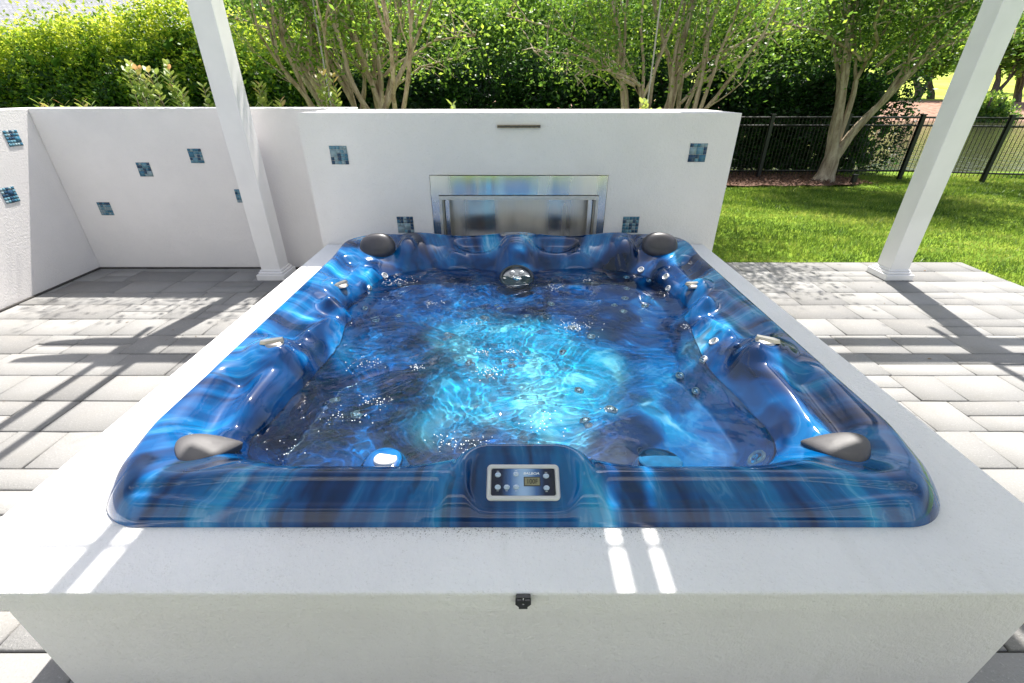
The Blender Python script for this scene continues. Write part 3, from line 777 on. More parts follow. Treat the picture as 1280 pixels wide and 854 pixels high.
# front skin with an opening, plus sides, top and back
def quad(b, *p): b.add(p, [tuple(range(len(p)))])
t_ = .10
b.box(FX0, OX0, FY0, FY0+t_, 0, WALLZ); b.box(OX1, FX1, FY0, FY0+t_, 0, WALLZ); b.box(OX0, OX1, FY0, FY0+t_, OZ1, WALLZ); b.box(OX0, OX1, FY0, FY0+t_, 0, OZ0)
b.box(FX0, FX0+t_, FY0+t_, FY1, 0, WALLZ); b.box(FX1-t_, FX1, FY0+t_, FY1, 0, WALLZ); b.box(FX0+t_, FX1-t_, FY1-t_, FY1, 0, WALLZ); b.box(FX0+t_, FX1-t_, FY0+t_, FY1-t_, WALLZ-.12, WALLZ)
me = b.build('stucco_body', M_stucco, fp)
import bmesh
bm = bmesh.new(); bm.from_mesh(me.data); bmesh.ops.remove_doubles(bm, verts=bm.verts, dist=1e-5)
bm.to_mesh(me.data); bm.free()
b = MB(); e_ = .003
b.box(OX0+e_, OX0+.055, FY0-.004, FY0+.02, OZ0, OZ1-e_); b.box(OX1-.055, OX1-e_, FY0-.004, FY0+.02, OZ0, OZ1-e_)
b.box(OX0+.0555, OX1-.0555, FY0-.014, FY0+.02, .906, OZ1-e_)
so_ = b.build('firebox_surround', M_steel, fp)
b = MB(); ix0, ix1 = OX0+.075, OX1-.075
b.box(OX0+.0555, ix1+.0195, FY0-.012, FY0+.03, .872, .8995); b.box(OX0+.0555, ix0, FY0-.010, FY0+.03, OZ0, .8715); b.box(ix1, OX1-.0555, FY0-.010, FY0+.03, OZ0, .8715)
b.build('door_frame', M_satin, fp)
b = MB(); q0 = FY0+.11
b.box(ix0+.004, ix1-.004, q0, q0+.01, OZ0, .872); b.box(ix0-.004, ix0+.003, FY0+.031, q0+.01, OZ0, .872); b.box(ix1-.003, ix1+.004, FY0+.031, q0+.01, OZ0, .872)
b.box(ix0, ix1, FY0+.031, q0+.01, OZ0-.01, OZ0); b.box(ix0, ix1, FY0+.031, q0+.01, .8725, .88); b.build('firebox_liner', M_steel2, fp)
for s_, x0_ in ((1, ix0+.018), (-1, ix1-.018)):
    b = MB(); b.box(x0_-.006, x0_+.006, FY0+.02, FY0+.034, OZ0, .868); h = b.build('hinge_strip', M_dark, fp)
    b = MB()
    b.tube([(x0_+s_*.004, FY0+.016, OZ0+.01), (x0_+s_*.004, FY0+.016, .86)], .005, 8)
    b.build('hinge_knuckle', M_chrome, h)
    b = MB(); b.box(x0_+s_*.018-.012, x0_+s_*.018+.012, FY0+.012, FY0+.03, OZ0, .868); b.build('door_stile', M_steel, fp)
x_, z_ = on_plane_y(648.5, 158, FY0)
b = MB(); b.box(x_-.142, x_+.142, FY0-.02, FY0+.001, z_-.009, z_+.009); sp_ = b.build('water_spout', M_spout, fp)
b = MB(); b.box(x_-.138, x_+.138, FY0-.0215, FY0-.0205, z_-.003, z_+.003); b.build('slot', M_dark, sp_)
for i, (px, py) in enumerate(((424, 194), (872, 191), (507, 281), (788, 281))):
    x_, z_ = on_plane_y(px, py, FY0); mosaic(fp, x_, z_, FY0, seed=30+i, size=.118)

# ------------------------------------------------------------------ pergola (two posts in view, beams and added shade boards above)
pg = empty('pergola', (.66, 2.2, 0), 'white pergola with square posts on plinths rising left and right of the hot tub', 'pergola')
PZ = 2.62
def post(x, y, lab=None):
    b = MB(); hw = .088; b.box(x-hw, x+hw, y-hw, y+hw, .0, 2.95, bev=.004); o = b.build('post', M_post, pg)
    if lab: o['label'] = lab
    b = MB()
    b.box(x-.128, x+.128, y-.128, y+.128, .002, .055, bev=.003); 
    b.box(x-.112, x+.112, y-.112, y+.112, .0553, .078, bev=.006); b.box(x-.100, x+.100, y-.100, y+.100, .0783, .094, bev=.005)
    b.build('plinth', M_post, o)
PLX, PRX, PYB, PYF = -2.235, 3.59, 4.10, -1.6
post(PLX, PYB, 'post left of the tub'); post(PRX, PYB, 'post right of the tub'); post(PLX, PYF); post(PRX, PYF)
def beam_x(y, x0, x1, z0, z1, th=.042):
    b = MB(); c_ = .22
    prof = [(x0, z1), (x0+.02, z1-.05), (x0+.10, z0+.06), (x0+.30, z0), (x1-.30, z0), (x1-.10, z0+.06), (x1-.02, z1-.05), (x1, z1)]
    n_ = len(prof); vs = [(x, y-th/2, z) for x, z in prof]+[(x, y+th/2, z) for x, z in prof]
    b.add(vs, [tuple(range(n_)), tuple(range(n_, 2*n_))[::-1]]+[(i, i+n_, (i+1) % n_+n_, (i+1) % n_) for i in range(n_)]); b.build('beam', M_post, pg)
def beam_y(x, y0, y1, z0, z1, th=.042):
    b = MB(); prof = [(y0, z1), (y0+.02, z1-.05), (y0+.10, z0+.06), (y0+.30, z0), (y1-.30, z0), (y1-.10, z0+.06), (y1-.02, z1-.05), (y1, z1)]
    n_ = len(prof); vs = [(x-th/2, y, z) for y, z in prof]+[(x+th/2, y, z) for y, z in prof]
    b.add(vs, [tuple(range(n_))[::-1], tuple(range(n_, 2*n_))]+[(i, (i+1) % n_, (i+1) % n_+n_, i+n_) for i in range(n_)]); b.build('beam', M_post, pg)
for yb in (PYB, PYF):
    for s_ in (-1, 1): beam_x(yb+s_*.110, PLX-.70, PRX+.70, PZ, PZ+.16)
for xb in (PLX, PRX):
    for s_ in (-1, 1): beam_y(xb+s_*.110, PYF-.6, PYB+.45, PZ+.165, PZ+.30)
# unseen boards added for shade; numbers place their shadow on the plinth top
BZ = PZ+.31; dz = BZ-SZ; ox, oy = dz*SUN[0]/SUN[2], dz*SUN[1]/SUN[2]
for (x0_, x1_, y0_, y1_) in ((-1.06, -1.008, -2., .93), (-.963, .246, -2., .99), (.279, .345, -2., .99), (.371, 1.02, -2., .99), (1.023, 1.70, -2., 3.08)):
    b = MB(); b.box(x0_+ox, x1_+ox, y0_+oy, y1_+oy, BZ, BZ+.03); b.build('added_shade_board', M_post, pg)
for yy_ in (.745,):
    b = MB(); b.box(-1.2+ox, 1.8+ox, yy_+oy-.006, yy_+oy+.006, BZ-.02, BZ-.002); b.build('added_shade_batten', M_post, pg)  # added out of view to notch the sun streaks on the plinth
for xx_ in (-1.35, 1.75):
    b = MB(); b.box(PLX+.2 if False else xx_+ox-.02, xx_+ox+.02, PYF+.15, PYB+.0, BZ-.004-.04, BZ-.046+.04); 
    # joists carrying the added boards sit right of the lit strip
    if xx_ > 0: b.build('joist', M_post, pg)

# ------------------------------------------------------------------ foliage
def leaf_cloud(P, N_, size, rs, aspect=.5, jitter=.35, updir=.35):
    """P (n,3) centres -> kite shaped folded leaves"""
    n_ = len(P); d = rs.normal(size=(n_, 3)); d[:, 2] = d[:, 2]*.6+updir; d /= np.linalg.norm(d, axis=1)[:, None]
    r_ = rs.normal(size=(n_, 3)); s_ = np.cross(d, r_); s_ /= np.linalg.norm(s_, axis=1)[:, None]
    L = size*(1+jitter*(rs.random(n_)-.5)*2)[:, None]
    nn = np.cross(d, s_)
    a = P; b_ = P+d*L*.45+s_*L*aspect*.5+nn*L*.06; c_ = P+d*L; e_ = P+d*L*.45-s_*L*aspect*.5+nn*L*.06
    V = np.stack([a, b_, c_, e_], 1).reshape(-1, 3); F_ = np.arange(4*n_).reshape(n_, 4); return V, F_
def vnoise(P, sc_, rs_seed):
    """cheap smooth 3D value from summed sines"""
    r2 = np.random.default_rng(rs_seed); v = np.zeros(len(P))
    for i in range(7):
        k = r2.normal(size=3)*sc_*(1+i*.35); v += np.sin(P@k+r2.random()*6)/(1+i*.35)
    return v/2.6
def hedge(name, label, x0, x1, y0, y1, ztop, n_, size, mat, seed, light=.5, rise=.35):
    rs = np.random.default_rng(seed); e = empty(name, ((x0+x1)/2, (y0+y1)/2, 0), label, 'hedge', None)
    # cross-section narrows towards the top, so that the sun behind shows through there
    top_ = lambda x: ztop+rise*vnoise(np.stack([x, 0*x, 0*x], -1), 1.5, seed+2)+.12*vnoise(np.stack([x, 0*x, 0*x], -1), 6, seed+3)
    yc = (y0+y1)/2; n1 = int(n_*.55); X_ = rs.uniform(x0, x1, n1); hh = rs.random(n1)**.85; Z_ = hh*top_(X_)
    half = (y1-y0)/2*(1-.55*hh**2); D = rs.random(n1)**1.5*.45
    f = np.stack([X_, yc-half+D, Z_], -1); f[:, 1] += .22*vnoise(f*[1, 0, 1], 1.7, seed)+.10*vnoise(f*[1, 0, 1], 5, seed+1)
    n2 = int(n_*.15); X_ = rs.uniform(x0, x1, n2); hh = rs.random(n2); bk = np.stack([X_, yc+(y1-y0)/2*(1-.55*hh**2)*rs.uniform(-.2, .9, n2), hh*top_(X_)], -1)
    n3 = n_-n1-n2; X_ = rs.uniform(x0, x1, n3); t = np.stack([X_, yc+rs.uniform(-.5, .5, n3)*(y1-y0)*.6, top_(X_)+.10-rs.random(n3)**1.3*.7+.30*(rs.random(n3)**5)], -1)
    P = np.concatenate([f, bk, t])
    V, F_ = leaf_cloud(P, None, size, rs)
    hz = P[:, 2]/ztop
    val = np.clip(rs.random(len(P))*.55+.45*sst(.45, 1.05, hz)+light*.3*vnoise(P, 3.5, seed+5)-.15*(1-light), 0, 1)  # yellower tops: new growth, plus sunlit tops put into the leaf colour
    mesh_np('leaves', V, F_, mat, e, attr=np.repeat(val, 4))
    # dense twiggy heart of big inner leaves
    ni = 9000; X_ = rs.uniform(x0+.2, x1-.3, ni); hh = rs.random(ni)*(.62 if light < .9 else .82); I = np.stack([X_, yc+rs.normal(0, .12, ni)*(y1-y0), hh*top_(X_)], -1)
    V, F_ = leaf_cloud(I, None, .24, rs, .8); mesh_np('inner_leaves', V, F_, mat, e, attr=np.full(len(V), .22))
    b = MB(); r2 = random.Random(seed)
    x_ = x0+.2
    while x_ < x1:
        yy = (y0+y1)/2+r2.uniform(-.2, .2); p = Vector((x_, yy, -.05)); pts = [p]; 
        for k in range(5): p = p+Vector((r2.uniform(-.12, .12), r2.uniform(-.1, .1), ztop/5.6)); pts.append(p)
        b.tube(pts, [.035, .03, .025, .02, .014, .008], 6)
        for k in range(4):
            q = pts[r2.randint(1, 4)]; b.tube([q, q+Vector((r2.uniform(-.4, .4), r2.uniform(-.5, .3), r2.uniform(.2, .5)))], [.014, .006], 5)
        x_ += r2.uniform(.35, .7)
    b.build('stems', M_bark2, e)
    return e
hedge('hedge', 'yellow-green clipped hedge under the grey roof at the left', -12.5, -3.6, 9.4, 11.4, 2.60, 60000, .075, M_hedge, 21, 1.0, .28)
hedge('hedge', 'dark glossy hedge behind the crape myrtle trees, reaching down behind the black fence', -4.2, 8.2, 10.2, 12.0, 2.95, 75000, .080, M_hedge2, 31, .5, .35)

def grow(b, rs, p, d, r, L, lvl, maxl, tips, spread=.5, upb=.35, nseg=5, wob=.10, nsides=7):
    pts = [p]; rad = [r]; q = p.copy(); dd = d.normalized(); r1 = r*.62
    for i in range(nseg):
        dd = (dd+Vector((rs.gauss(0, wob), rs.gauss(0, wob), rs.gauss(0, wob*.6)+upb*.06))).normalized()
        q = q+dd*(L/nseg); pts.append(q.copy()); rad.append(r+(r1-r)*(i+1)/nseg)
    b.tube(pts, rad, nsides if lvl < 2 else 5, cap=(lvl == maxl))
    if lvl >= maxl-1:
        for i, pp in enumerate(pts[1:]): tips.append((pp, lvl))
    if lvl < maxl:
        k = 2 if rs.random() < .7 else 3
        for j in range(k):
            a = rs.uniform(0, 2*math.pi); ax = Vector((math.cos(a), math.sin(a), rs.uniform(-.2, .4)))
            nd = (dd+ax*spread*rs.uniform(.5, 1.1)+Vector((0, 0, upb))).normalized()
            grow(b, rs, q, nd, r1*rs.uniform(.72, .92), L*rs.uniform(.62, .9), lvl+1, maxl, tips, spread, upb, nseg, wob, nsides)
        if lvl >= 1 and rs.random() < .6:
            i = rs.randint(1, nseg-1); a = rs.uniform(0, 2*math.pi)
            grow(b, rs, pts[i], (dd+Vector((math.cos(a), math.sin(a), .2))*.9).normalized(), rad[i]*.4, L*.5, lvl+1, maxl, tips, spread, upb, nseg, wob, nsides)
def tree(name, label, base, stems, maxl, leafn, leafs, mat, bark_, seed, cl=.35, group=None, spread=.42, upb=.3, lowcut=None, wob=.10, skirt=(), base_trunk=False, prune=False):
    rs = random.Random(seed); rn = np.random.default_rng(seed)
    e = empty(name, base, label, 'tree', group); b = MB(); tips = []
    for (off, d, r, L) in stems:
        grow(b, rs, Vector(base)+Vector(off), Vector(d), r, L, 0, maxl, tips, spread, upb, 6, wob)
    if base_trunk:
        B0 = Vector(base); b.tube([B0+Vector((-.02, 0, -.08)), B0+Vector((0, 0, .03)), B0+Vector((.01, 0, .14)), B0+Vector((.02, 0, .34)), B0+Vector((.02, 0, .62))], [.25, .20, .155, .14, .10], 12)
    for (p0, p1, r_) in skirt:
        p0 = Vector(base)+Vector(p0); p1 = Vector(base)+Vector(p1); pts = [p0.lerp(p1, k/6)+Vector((rs.gauss(0, .03), rs.gauss(0, .03), .10*math.sin(k/6*3.1)-.05*(k/6)**2)) for k in range(7)]
        b.tube(pts, [r_*(1-.12*k) for k in range(7)], 6)
        for k in range(2, 7):
            for _ in range(3):
                q_ = pts[k]+Vector((rs.uniform(-.3, .3), rs.uniform(-.3, .3), rs.uniform(-.25, .35))); b.tube([pts[k], pts[k].lerp(q_, .6)+Vector((0, 0, .03)), q_], [r_*.35, r_*.25, r_*.12], 4); tips.append((q_, 9)); tips.append((q_.lerp(pts[k], .4), 9))
    b.build('trunk', bark_, e, True)
    T = np.array([tuple(p) for p, l in tips])
    wgt = np.array([3. if l == 9 else 1. for p, l in tips]); idx = rn.choice(len(T), leafn, p=wgt/wgt.sum()); P = T[idx]+rn.normal(size=(leafn, 3))*cl*np.array([1, 1, .8])
    dens = vnoise(P, 2.2/max(cl*2, .5), seed+3); P = P[(dens+rn.random(len(P))*1.2) > .15]
    if lowcut is not None: P = P[P[:, 2]+rn.random(len(P))*.5 > lowcut]
    if prune:
        sx_ = P[:, 0]-(P[:, 2]-.55)*SUN[0]/SUN[2]; sy_ = P[:, 1]-(P[:, 2]-.55)*SUN[1]/SUN[2]; P = P[~((sy_ < 3.25) & (sx_ > -1.55) & (sx_ < 1.6)) & (sy_ > 2.7)]
    V, F_ = leaf_cloud(P, None, leafs, rn, .5, .35, .1)
    val = np.clip(rn.random(len(P))*.6+.2+.25*vnoise(P, 2., seed+9), 0, 1)
    mesh_np('crown', V, F_, mat, e, attr=np.repeat(val, 4)); return e
def fan(n_, rs_, r, L, cx_=0., spx=.9, spy=.6, offr=.18):
    out = []
    for i in range(n_):
        t = (i+.5)/n_*2-1; d = (cx_+t*spx+rs_.uniform(-.1, .1), rs_.uniform(-spy, spy)*.6, 1.45)
        out.append(((t*offr+rs_.uniform(-.03, .03), rs_.uniform(-offr, offr)*.7, -.05), d, r*rs_.uniform(.7, 1.15), L*rs_.uniform(.85, 1.15)))
    return out
r5 = random.Random(5)
GR = 'crape myrtles along the lawn and wall'
tree('crape_myrtle', 'multi-stemmed crape myrtle with pale bark behind the wall just right of the left post', (-1.93, 6.5, 0), fan(10, r5, .066, 1.35, -.03, .40, .35, .17), 4, 30000, .055, M_myrtle, M_bark, 41, .26, GR, lowcut=1.9, spread=.36, upb=.38, prune=True,
     skirt=[((.3, 0, 1.7), (1.5, -.1, 2.15), .022), ((.35, .2, 1.5), (1.2, .5, 1.95), .018), ((-.3, 0, 1.8), (-1.5, .1, 2.35), .022)])
tree('crape_myrtle', 'multi-stemmed crape myrtle rising behind the right half of the fireplace', (1.85, 6.6, 0), fan(9, r5, .062, 1.35, .07, .42, .35, .15), 4, 32000, .055, M_myrtle, M_bark, 45, .26, GR, lowcut=1.75, spread=.36, upb=.38, prune=True,
     skirt=[((-.3, 0, 1.6), (-1.6, -.2, 2.0), .024), ((-.3, .2, 1.7), (-1.9, .3, 2.4), .022), ((-.25, -.1, 1.6), (-1.1, -.3, 1.75), .018), ((.3, 0, 1.7), (1.6, 0, 2.25), .024), ((.35, .1, 1.4), (1.3, .4, 2.0), .02)])
tree('crape_myrtle', 'crape myrtle standing in the mulch bed before the black fence', (6.05, 9.25, 0), [((0, 0, .42), (-.10, 0, 1), .10, 1.15), ((.06, .02, .36), (.24, .05, 1), .095, 1.0), ((.05, .05, .40), (.22, .12, 1), .065, 1.3), ((-.03, .05, .45), (-.05, .1, 1), .06, 1.3)], 5, 40000, .065, M_myrtle, M_bark, 52, .36, GR, spread=.42, upb=.30, lowcut=2.0, wob=.07,
     base_trunk=True, skirt=[((0, 0, 2.0), (-1.7, -.1, 2.6), .03), ((.5, 0, 1.8), (2.2, -.2, 2.5), .03), ((.2, -.1, 1.9), (.8, -1.5, 3.0), .03), ((0, -.1, 2.0), (-.9, -1.5, 3.1), .03)])
tree('crape_myrtle', 'crape myrtle by the fence at the right edge, only its crown entering the picture', (10.9, 9.0, 0), [((0, 0, .3), (-.2, 0, 1), .10, 1.2), ((.05, 0, .3), (.2, -.1, 1), .10, 1.3), ((0, .05, .3), (0, .25, 1), .08, 1.2)], 5, 30000, .07, M_myrtle, M_bark, 58, .36, GR, spread=.5, upb=.26, lowcut=2.2, wob=.07, base_trunk=True, skirt=[((-.1, 0, 2.0), (-2.2, -.5, 3.0), .03), ((0, 0, 2.0), (-.9, -1.6, 3.2), .03)])
# loose leafy limbs of a taller tree out of view throw the dappled shade
BG = 'background trees beyond the hedge'
bgt = [('round bright green tree beyond the dark hedge, between the two nearest crape myrtles', (.4, 21, -1.3), 6.6, 9, .15), ('leafy tree beyond the hedge at the left, right of the grey roof', (-8.4, 23, -1.4), 6.6, 9, .16),
       ('leafy tree beyond the hedge behind the leftmost crape myrtle', (-4.2, 25, -1.5), 7.5, 9, .2), ('leafy tree beyond the hedge between the second and third crape myrtles', (5.9, 24, -1.5), 7.3, 9, .2),
       ('shady tree beyond the hedge behind the crape myrtle in the mulch bed', (12, 24, -1.5), 6.8, 9, .2)]
for i, (lab, bs, hh, _, ls) in enumerate(bgt):
    tree('tree', lab, bs, [((0, 0, 0), (.05*(-1)**i, 0, 1), .17, hh*.28), ((.1, 0, 0), (.35, 0, 1), .12, hh*.3), ((-.1, 0, 0), (-.35, .1, 1), .12, hh*.3)], 4, 15000, ls, M_far, M_bark2, 60+i, .55, BG, spread=.62, upb=.12, lowcut=1.0)
FT = 'trees on the far bank of the pond'
for i, (lab, px, Yd, hh) in enumerate((('far bank tree just left of the right post, with a flared trunk', 1148, 60, 10), ('slender far bank tree right against the left side of the right post', 1166, 62, 9), ('dark oak on the far bank just right of the right post', 1240, 56, 10),
                                    ('leaning oak on the far bank at the right edge of the picture', 1276, 58, 11), ('far bank tree hidden behind the top of the right post', 1204, 75, 11), ('tree on the far bank beyond the hedge end', 1118, 64, 10))):
    xx_ = (px-640)/F*Yd/(math.cos(PITCH)+(427-118)/F*math.sin(PITCH)); zz_ = float(terr(xx_, Yd))
    tree('oak_tree', lab, (xx_, Yd, zz_), [((0, 0, -.2), (.1*(-1)**i, 0, 1), .42, hh*.24), ((.1, 0, -.1), (.35*(-1)**i, .1, 1), .26, hh*.24)], 4, 7000, .42, M_far, M_bark2, 80+i, 1.15, FT, spread=.7, upb=.05, lowcut=2.6+zz_)
# shrub at the far bank
def bush(name, label, c_, r, n_, size, mat, seed, cat='shrub', group=None):
    rs = np.random.default_rng(seed); e = empty(name, c_, label, cat, group)
    d = rs.normal(size=(n_, 3)); d /= np.linalg.norm(d, axis=1)[:, None]; d[:, 2] = np.abs(d[:, 2]); P = d*(.75+.3*vnoise(d, 3, seed))[:, None]*(rs.random(n_)**.35)[:, None]*np.array(r)+np.array(c_)
    V, F_ = leaf_cloud(P, None, size, rs); mesh_np('leaves', V, F_, mat, e, attr=np.repeat(np.clip(rs.random(n_)*.7+.3*d[:, 2], 0, 1), 4)); 
    b = MB()
    for k in range(6):
        a = k*1.05; b.tube([c_, (c_[0]+math.cos(a)*r[0]*.4, c_[1]+math.sin(a)*r[1]*.4, c_[2]+r[2]*.6)], [.05*r[2], .02*r[2]], 5)
    b.build('stems', M_bark2, e)
x_ = (1232-640)/F*44/1.12; bush('shrub', 'yellow-green shrub on the far bank right of the right post', (x_, 44, float(terr(x_, 44))), (3.2, 2, 3.4), 3500, .3, M_far, 91)

# young shoots behind the garden wall
def shoots(label, px, py, Yd, n_, h, seed, sp=.22):
    rs = random.Random(seed); d = np.array([(px-640)/F, math.cos(PITCH)+(427-py)/F*math.sin(PITCH), -math.sin(PITCH)+(427-py)/F*math.cos(PITCH)]); t = Yd/d[1]
    cx_, topz = d[0]*t, 1.55+d[2]*t
    e = empty('young_shrub', (cx_, Yd, 0), label, 'shrub', 'young shrubs behind the wall'); b = MB(); V = []; F_ = []; A = []; n0 = 0
    for i in range(n_):
        bx = cx_+rs.uniform(-sp, sp); by = Yd+rs.uniform(-.12, .12); tz = topz*rs.uniform(.90, 1.0)
        lean = Vector((rs.uniform(-.10, .10), rs.uniform(-.1, .1), 0)); pts = [Vector((cx_+(bx-cx_)*.4, Yd, 0)), Vector((bx, by, tz*.5)), Vector((bx, by, tz*.8))+lean*.5, Vector((bx, by, tz))+lean]
        b.tube(pts, [.010, .007, .005, .002], 5)
        k = 0; zz = tz*.62
        while zz < tz+.01:
            f_ = (zz-tz*.5)/(tz*.5); c_ = pts[1].lerp(pts[3], min(1, f_)); a = k*2.4+rs.random()*.5
            for s_ in (0, math.pi):
                aa = a+s_; up_ = .45+.5*f_; L = rs.uniform(.085, .125)*(1-.25*f_); dv = Vector((math.cos(aa), math.sin(aa), up_)).normalized(); sv_ = dv.cross(Vector((0, 0, 1))).normalized(); nv = dv.cross(sv_)
                W_ = L*.27
                for q_ in (c_, c_+dv*L*.35+sv_*W_-nv*L*.05, c_+dv*L*.75+sv_*W_*.75-nv*L*.05, c_+dv*L, c_+dv*L*.75-sv_*W_*.75-nv*L*.05, c_+dv*L*.35-sv_*W_-nv*L*.05): V.append(tuple(q_))
                F_.append(tuple(range(n0, n0+6))); n0 += 6; A += [min(1, .25+.5*f_+rs.random()*.25)]*6
            zz += .045; k += 1
    mesh_np('leaves', np.array(V), F_, M_shoot, e, attr=A); b.build('stems', M_bark, e)
shoots('tallest leafy young shrub behind the wall, left of the left post', 195, 78, 4.95, 9, 1, 1, .26)
shoots('bushy young shrub with orange tips behind the wall, against the left post', 238, 95, 5.0, 9, 1, 2, .20)
shoots('slim young shoot behind the wall, just right of the left post', 322, 90, 4.95, 3, 1, 3, .05)
shoots('low pale shoots behind the wall, right of the left post', 345, 122, 4.95, 5, 1, 4, .14)
shoots('upright young shoots behind the wall at the foot of the first crape myrtle', 395, 92, 5.0, 5, 1, 5, .13)
shoots('orange tipped sprigs just clearing the wall top at the far left', 35, 125, 4.9, 4, 1, 6, .16)
shoots('low green sprigs just clearing the wall top, second from the left', 65, 123, 4.9, 4, 1, 16, .14)
shoots('low green sprigs just clearing the wall top, third from the left', 105, 125, 4.9, 4, 1, 7, .16)
shoots('little sprigs clearing the fireplace top at its middle', 575, 128, 4.9, 4, 1, 8, .10)
shoots('sprigs clearing the fireplace top at the second crape myrtle', 812, 118, 4.9, 5, 1, 9, .10)
# slim stakes
for px, lab in ((403, 'thin pale vertical stake beside the first crape myrtle'), (817, 'thin pale vertical stake beside the second crape myrtle')):
    x_, z_ = on_plane_y(px, 70, 5.6); b = MB(); b.tube([(x_, 5.6, 0), (x_, 5.6, 3.4)], .009, 8); o = b.build('garden_stake', M_stake); tag(o, lab, 'stake')

# lawn blades
def lawn():
    rs = np.random.default_rng(77); n_ = 230000
    # denser close to the patio
    q = rs.random(n_); Y_ = 2.2+7.9*q**.85; X_ = rs.uniform(1.2, 13.5, n_)
    keep = ~((X_ < 4.605) & (Y_ < 4.505)) & (X_ < 1.5+Y_*1.28) & ~((X_ < 6.8) & (Y_ > 8.75)) & (X_ > Y_*.35)
    X_, Y_ = X_[keep], Y_[keep]; n_ = len(X_)
    h = rs.uniform(.022, .055, n_)*(1+.35*np.sin(X_*2.1)*np.sin(Y_*2.7)); a = rs.uniform(0, 6.28, n_); w_ = rs.uniform(.0022, .004, n_)*(1+Y_*.10)
    b0 = np.stack([X_, Y_, terr(X_, Y_)], -1); dx = np.stack([np.cos(a), np.sin(a), 0*a], -1)*w_[:, None]
    lean = np.stack([rs.normal(0, .5, n_)*h, rs.normal(0, .5, n_)*h, h], -1)
    V = np.stack([b0-dx, b0+dx, b0+lean], 1).reshape(-1, 3); F_ = np.arange(3*n_).reshape(n_, 3)
    P = b0; val = np.clip(.45+rs.normal(0, .18, n_)+.30*vnoise(P*[1, 1, 0], 1.6, 5)+.26*vnoise(P*[1, 1, 0], 5, 6), 0, 1)  # random blade tone, plus tree-shade dapples put into the colour
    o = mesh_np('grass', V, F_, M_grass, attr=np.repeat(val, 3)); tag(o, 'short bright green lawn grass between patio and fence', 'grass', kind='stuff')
lawn()
# mulch bed at the third tree
def bed(x0, x1, y0, y1, seed, n_):
    rs = np.random.default_rng(seed); gx, gy = np.meshgrid(np.linspace(-1, 1, 40), np.linspace(-1, 1, 16))
    X_ = (x0+x1)/2+gx*(x1-x0)/2; Y_ = (y0+y1)/2+gy*(y1-y0)/2*np.sqrt(np.clip(1.05-(np.clip(gx, 0, 1)**4), .02, 1)); Z_ = .02*(1-np.abs(gy)**4)*1.+.01*np.sin(X_*9)*np.cos(Y_*11)+.0
    o = mesh_np('mulch_bed', np.stack([X_, Y_, Z_], -1), grid_faces(40, 16), M_mulch, smooth=True); tag(o, kind='structure')
    X_ = rs.uniform(x0, x1-.1, n_); Y_ = rs.uniform(y0-.05, y1, n_); P = np.stack([X_, Y_, .03+.02*rs.random(n_)], -1)
    V, F_ = leaf_cloud(P, None, .05, rs, .3, .5, 0.); 
    o = mesh_np('bark_chips', V, F_, M_mulch); tag(o, 'brown bark chips strewn round the foot of the tree by the fence', 'mulch', kind='stuff')
bed(2.5, 6.85, 8.8, 10.25, 5, 5000)
g_ = MB()
lp = empty('path_light', (6.42, 8.95, 0), 'short black garden light post at the end of the mulch bed', 'garden light')
g_.box(6.385, 6.455, 8.915, 8.985, -.02, .16, bev=.004); g_.build('housing', M_fence, lp); g_ = MB(); g_.box(6.375, 6.465, 8.905, 8.995, .1603, .175, bev=.003); g_.build('cap', M_fence, lp)

# ------------------------------------------------------------------ fence
def fence(pts, posts):
    e = empty('metal_fence', (pts[0][0], pts[0][1], 0), 'black metal picket fence along the back of the lawn', 'fence')
    H_ = 1.12
    L = [0]
    for i in range(len(pts)-1): L.append(L[-1]+math.dist(pts[i], pts[i+1]))
    def at_(s_):
        for i in range(len(pts)-1):
            if s_ <= L[i+1] or i == len(pts)-2:
                t = (s_-L[i])/(L[i+1]-L[i]); return tuple(pts[i][k]+(pts[i+1][k]-pts[i][k])*t for k in range(2))
    b = MB(); s_ = 0
    while s_ < L[-1]:
        x, y = at_(s_); b.tube([(x, y, .06), (x, y, H_-.02)], .007, 4); s_ += .07
    b.build('pickets', M_fence, e)
    for z in (.14, H_-.16, H_-.02):
        b = MB()
        for i in range(len(pts)-1):
            (ax, ay), (bx, by) = pts[i], pts[i+1]; b.tube([(ax, ay, z), (bx, by, z)], .018, 4)
        b.build('rail', M_fence, e)
    for s_ in posts:
        x, y = at_(s_); b = MB(); b.box(x-.032, x+.032, y-.032, y+.032, -.05, H_+.02); o = b.build('post', M_fence, e)
        b = MB(); b.box(x-.042, x+.042, y-.042, y+.042, H_+.0203, H_+.038); b.build('cap', M_fence, o)
fence([(2.6, 9.62), (7.8, 9.62), (13.6, 8.30)], [.0, .95, 2.35, 3.80, 5.20, 6.62, 8.05, 9.5])

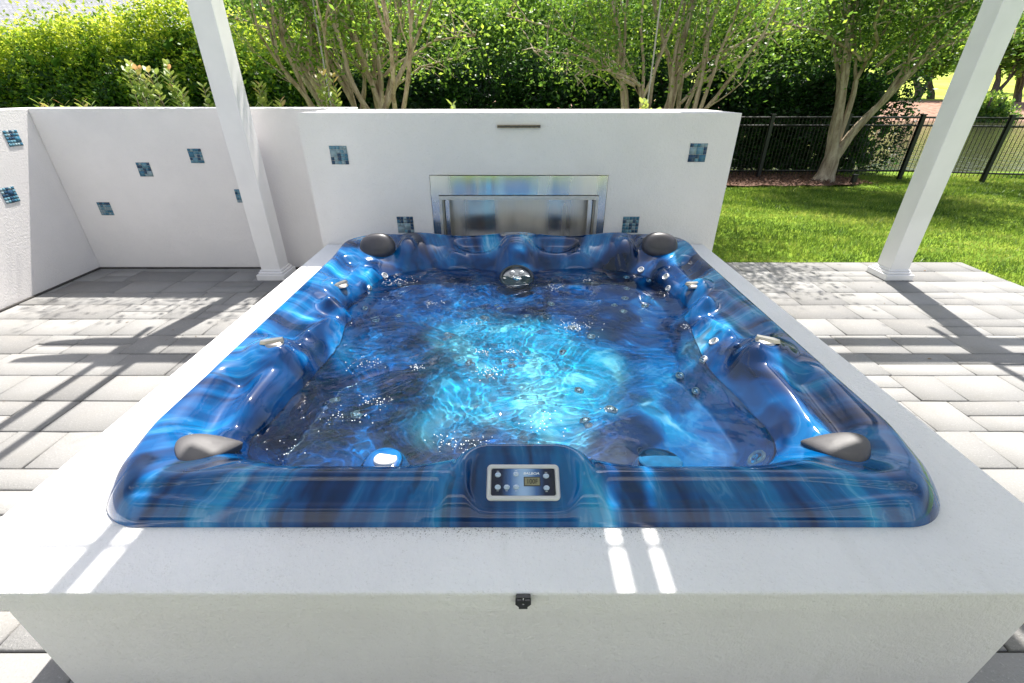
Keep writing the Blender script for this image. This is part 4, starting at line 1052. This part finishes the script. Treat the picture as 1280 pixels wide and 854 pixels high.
# ------------------------------------------------------------------ house beyond the hedge
hs = empty('house', (-17, 20, -.6), 'house with a grey shingle roof beyond the hedge at the top left', 'house')
b = MB(); b.box(-24, -11.6, 17.5, 26, -1.5, 3.3); b.build('wall', M_stucco, hs)
b = MB(); vs = [(-24.6, 16.9, 3.2), (-11.0, 16.9, 3.2), (-11.0, 26.6, 3.2), (-24.6, 26.6, 3.2), (-20.5, 21.7, 6.0), (-15.2, 21.7, 6.0)]
b.add(vs, [(0, 1, 5, 4), (1, 2, 5), (2, 3, 4, 5), (3, 0, 4), (3, 2, 1, 0)]); b.build('roof', M_roof, hs)
b = MB(); b.box(-24.6, -11.0, 16.86, 16.899, 3.05, 3.2); b.build('fascia', M_post, hs)

rs_ = np.random.default_rng(5); n_ = 42000
X_ = rs_.uniform(-90, 190, n_); Yb = rs_.uniform(118, 140, n_); base_ = terr(X_, Yb); H_ = 15+4*vnoise(np.stack([X_, 0*X_, 0*X_], -1), .12, 3)+2*vnoise(np.stack([X_, 0*X_, 0*X_], -1), .6, 4)
P = np.stack([X_, Yb+3*vnoise(np.stack([X_, 0*X_, 0*X_], -1), .3, 8), base_+H_*rs_.random(n_)**.8], -1)
V, F_ = leaf_cloud(P, None, 1.3, rs_, .8); o = mesh_np('far_wood', V, F_, M_far, attr=np.repeat(np.clip(rs_.random(n_)*.8, 0, 1), 4)); tag(o, 'band of distant woodland beyond the fairway', 'woodland', kind='stuff')
hb = empty('house', (0, -6, 0), 'unseen cream stucco house added behind the viewer to bounce light at the tub', 'house')
b = MB(); b.box(-9, 9, -6.2, -6.0, 0, 4.2); b.build('wall', make_stucco('stucco_bounce_house', (.50, .48, .47)), hb)  # wall added out of view; bounces sun onto the shaded front faces
for x0_, x1_ in ((-6.4, -4.6), (-1.6, 1.2), (4.2, 6.2)):
    b = MB(); b.box(x0_, x1_, -5.998, -5.95, .1 if x1_-x0_ > 2.5 else .9, 2.3); f_ = b.build('window_frame', M_post, hb)
    b = MB(); b.box(x0_+.08, x1_-.08, -5.949, -5.94, .2 if x1_-x0_ > 2.5 else 1.0, 2.2); b.build('pane', M_pond, f_)
b = MB(); b.box(-9.4, 9.4, -6.9, -5.75, 4.2, 4.4); b.build('eave', M_post, hb)

litter()
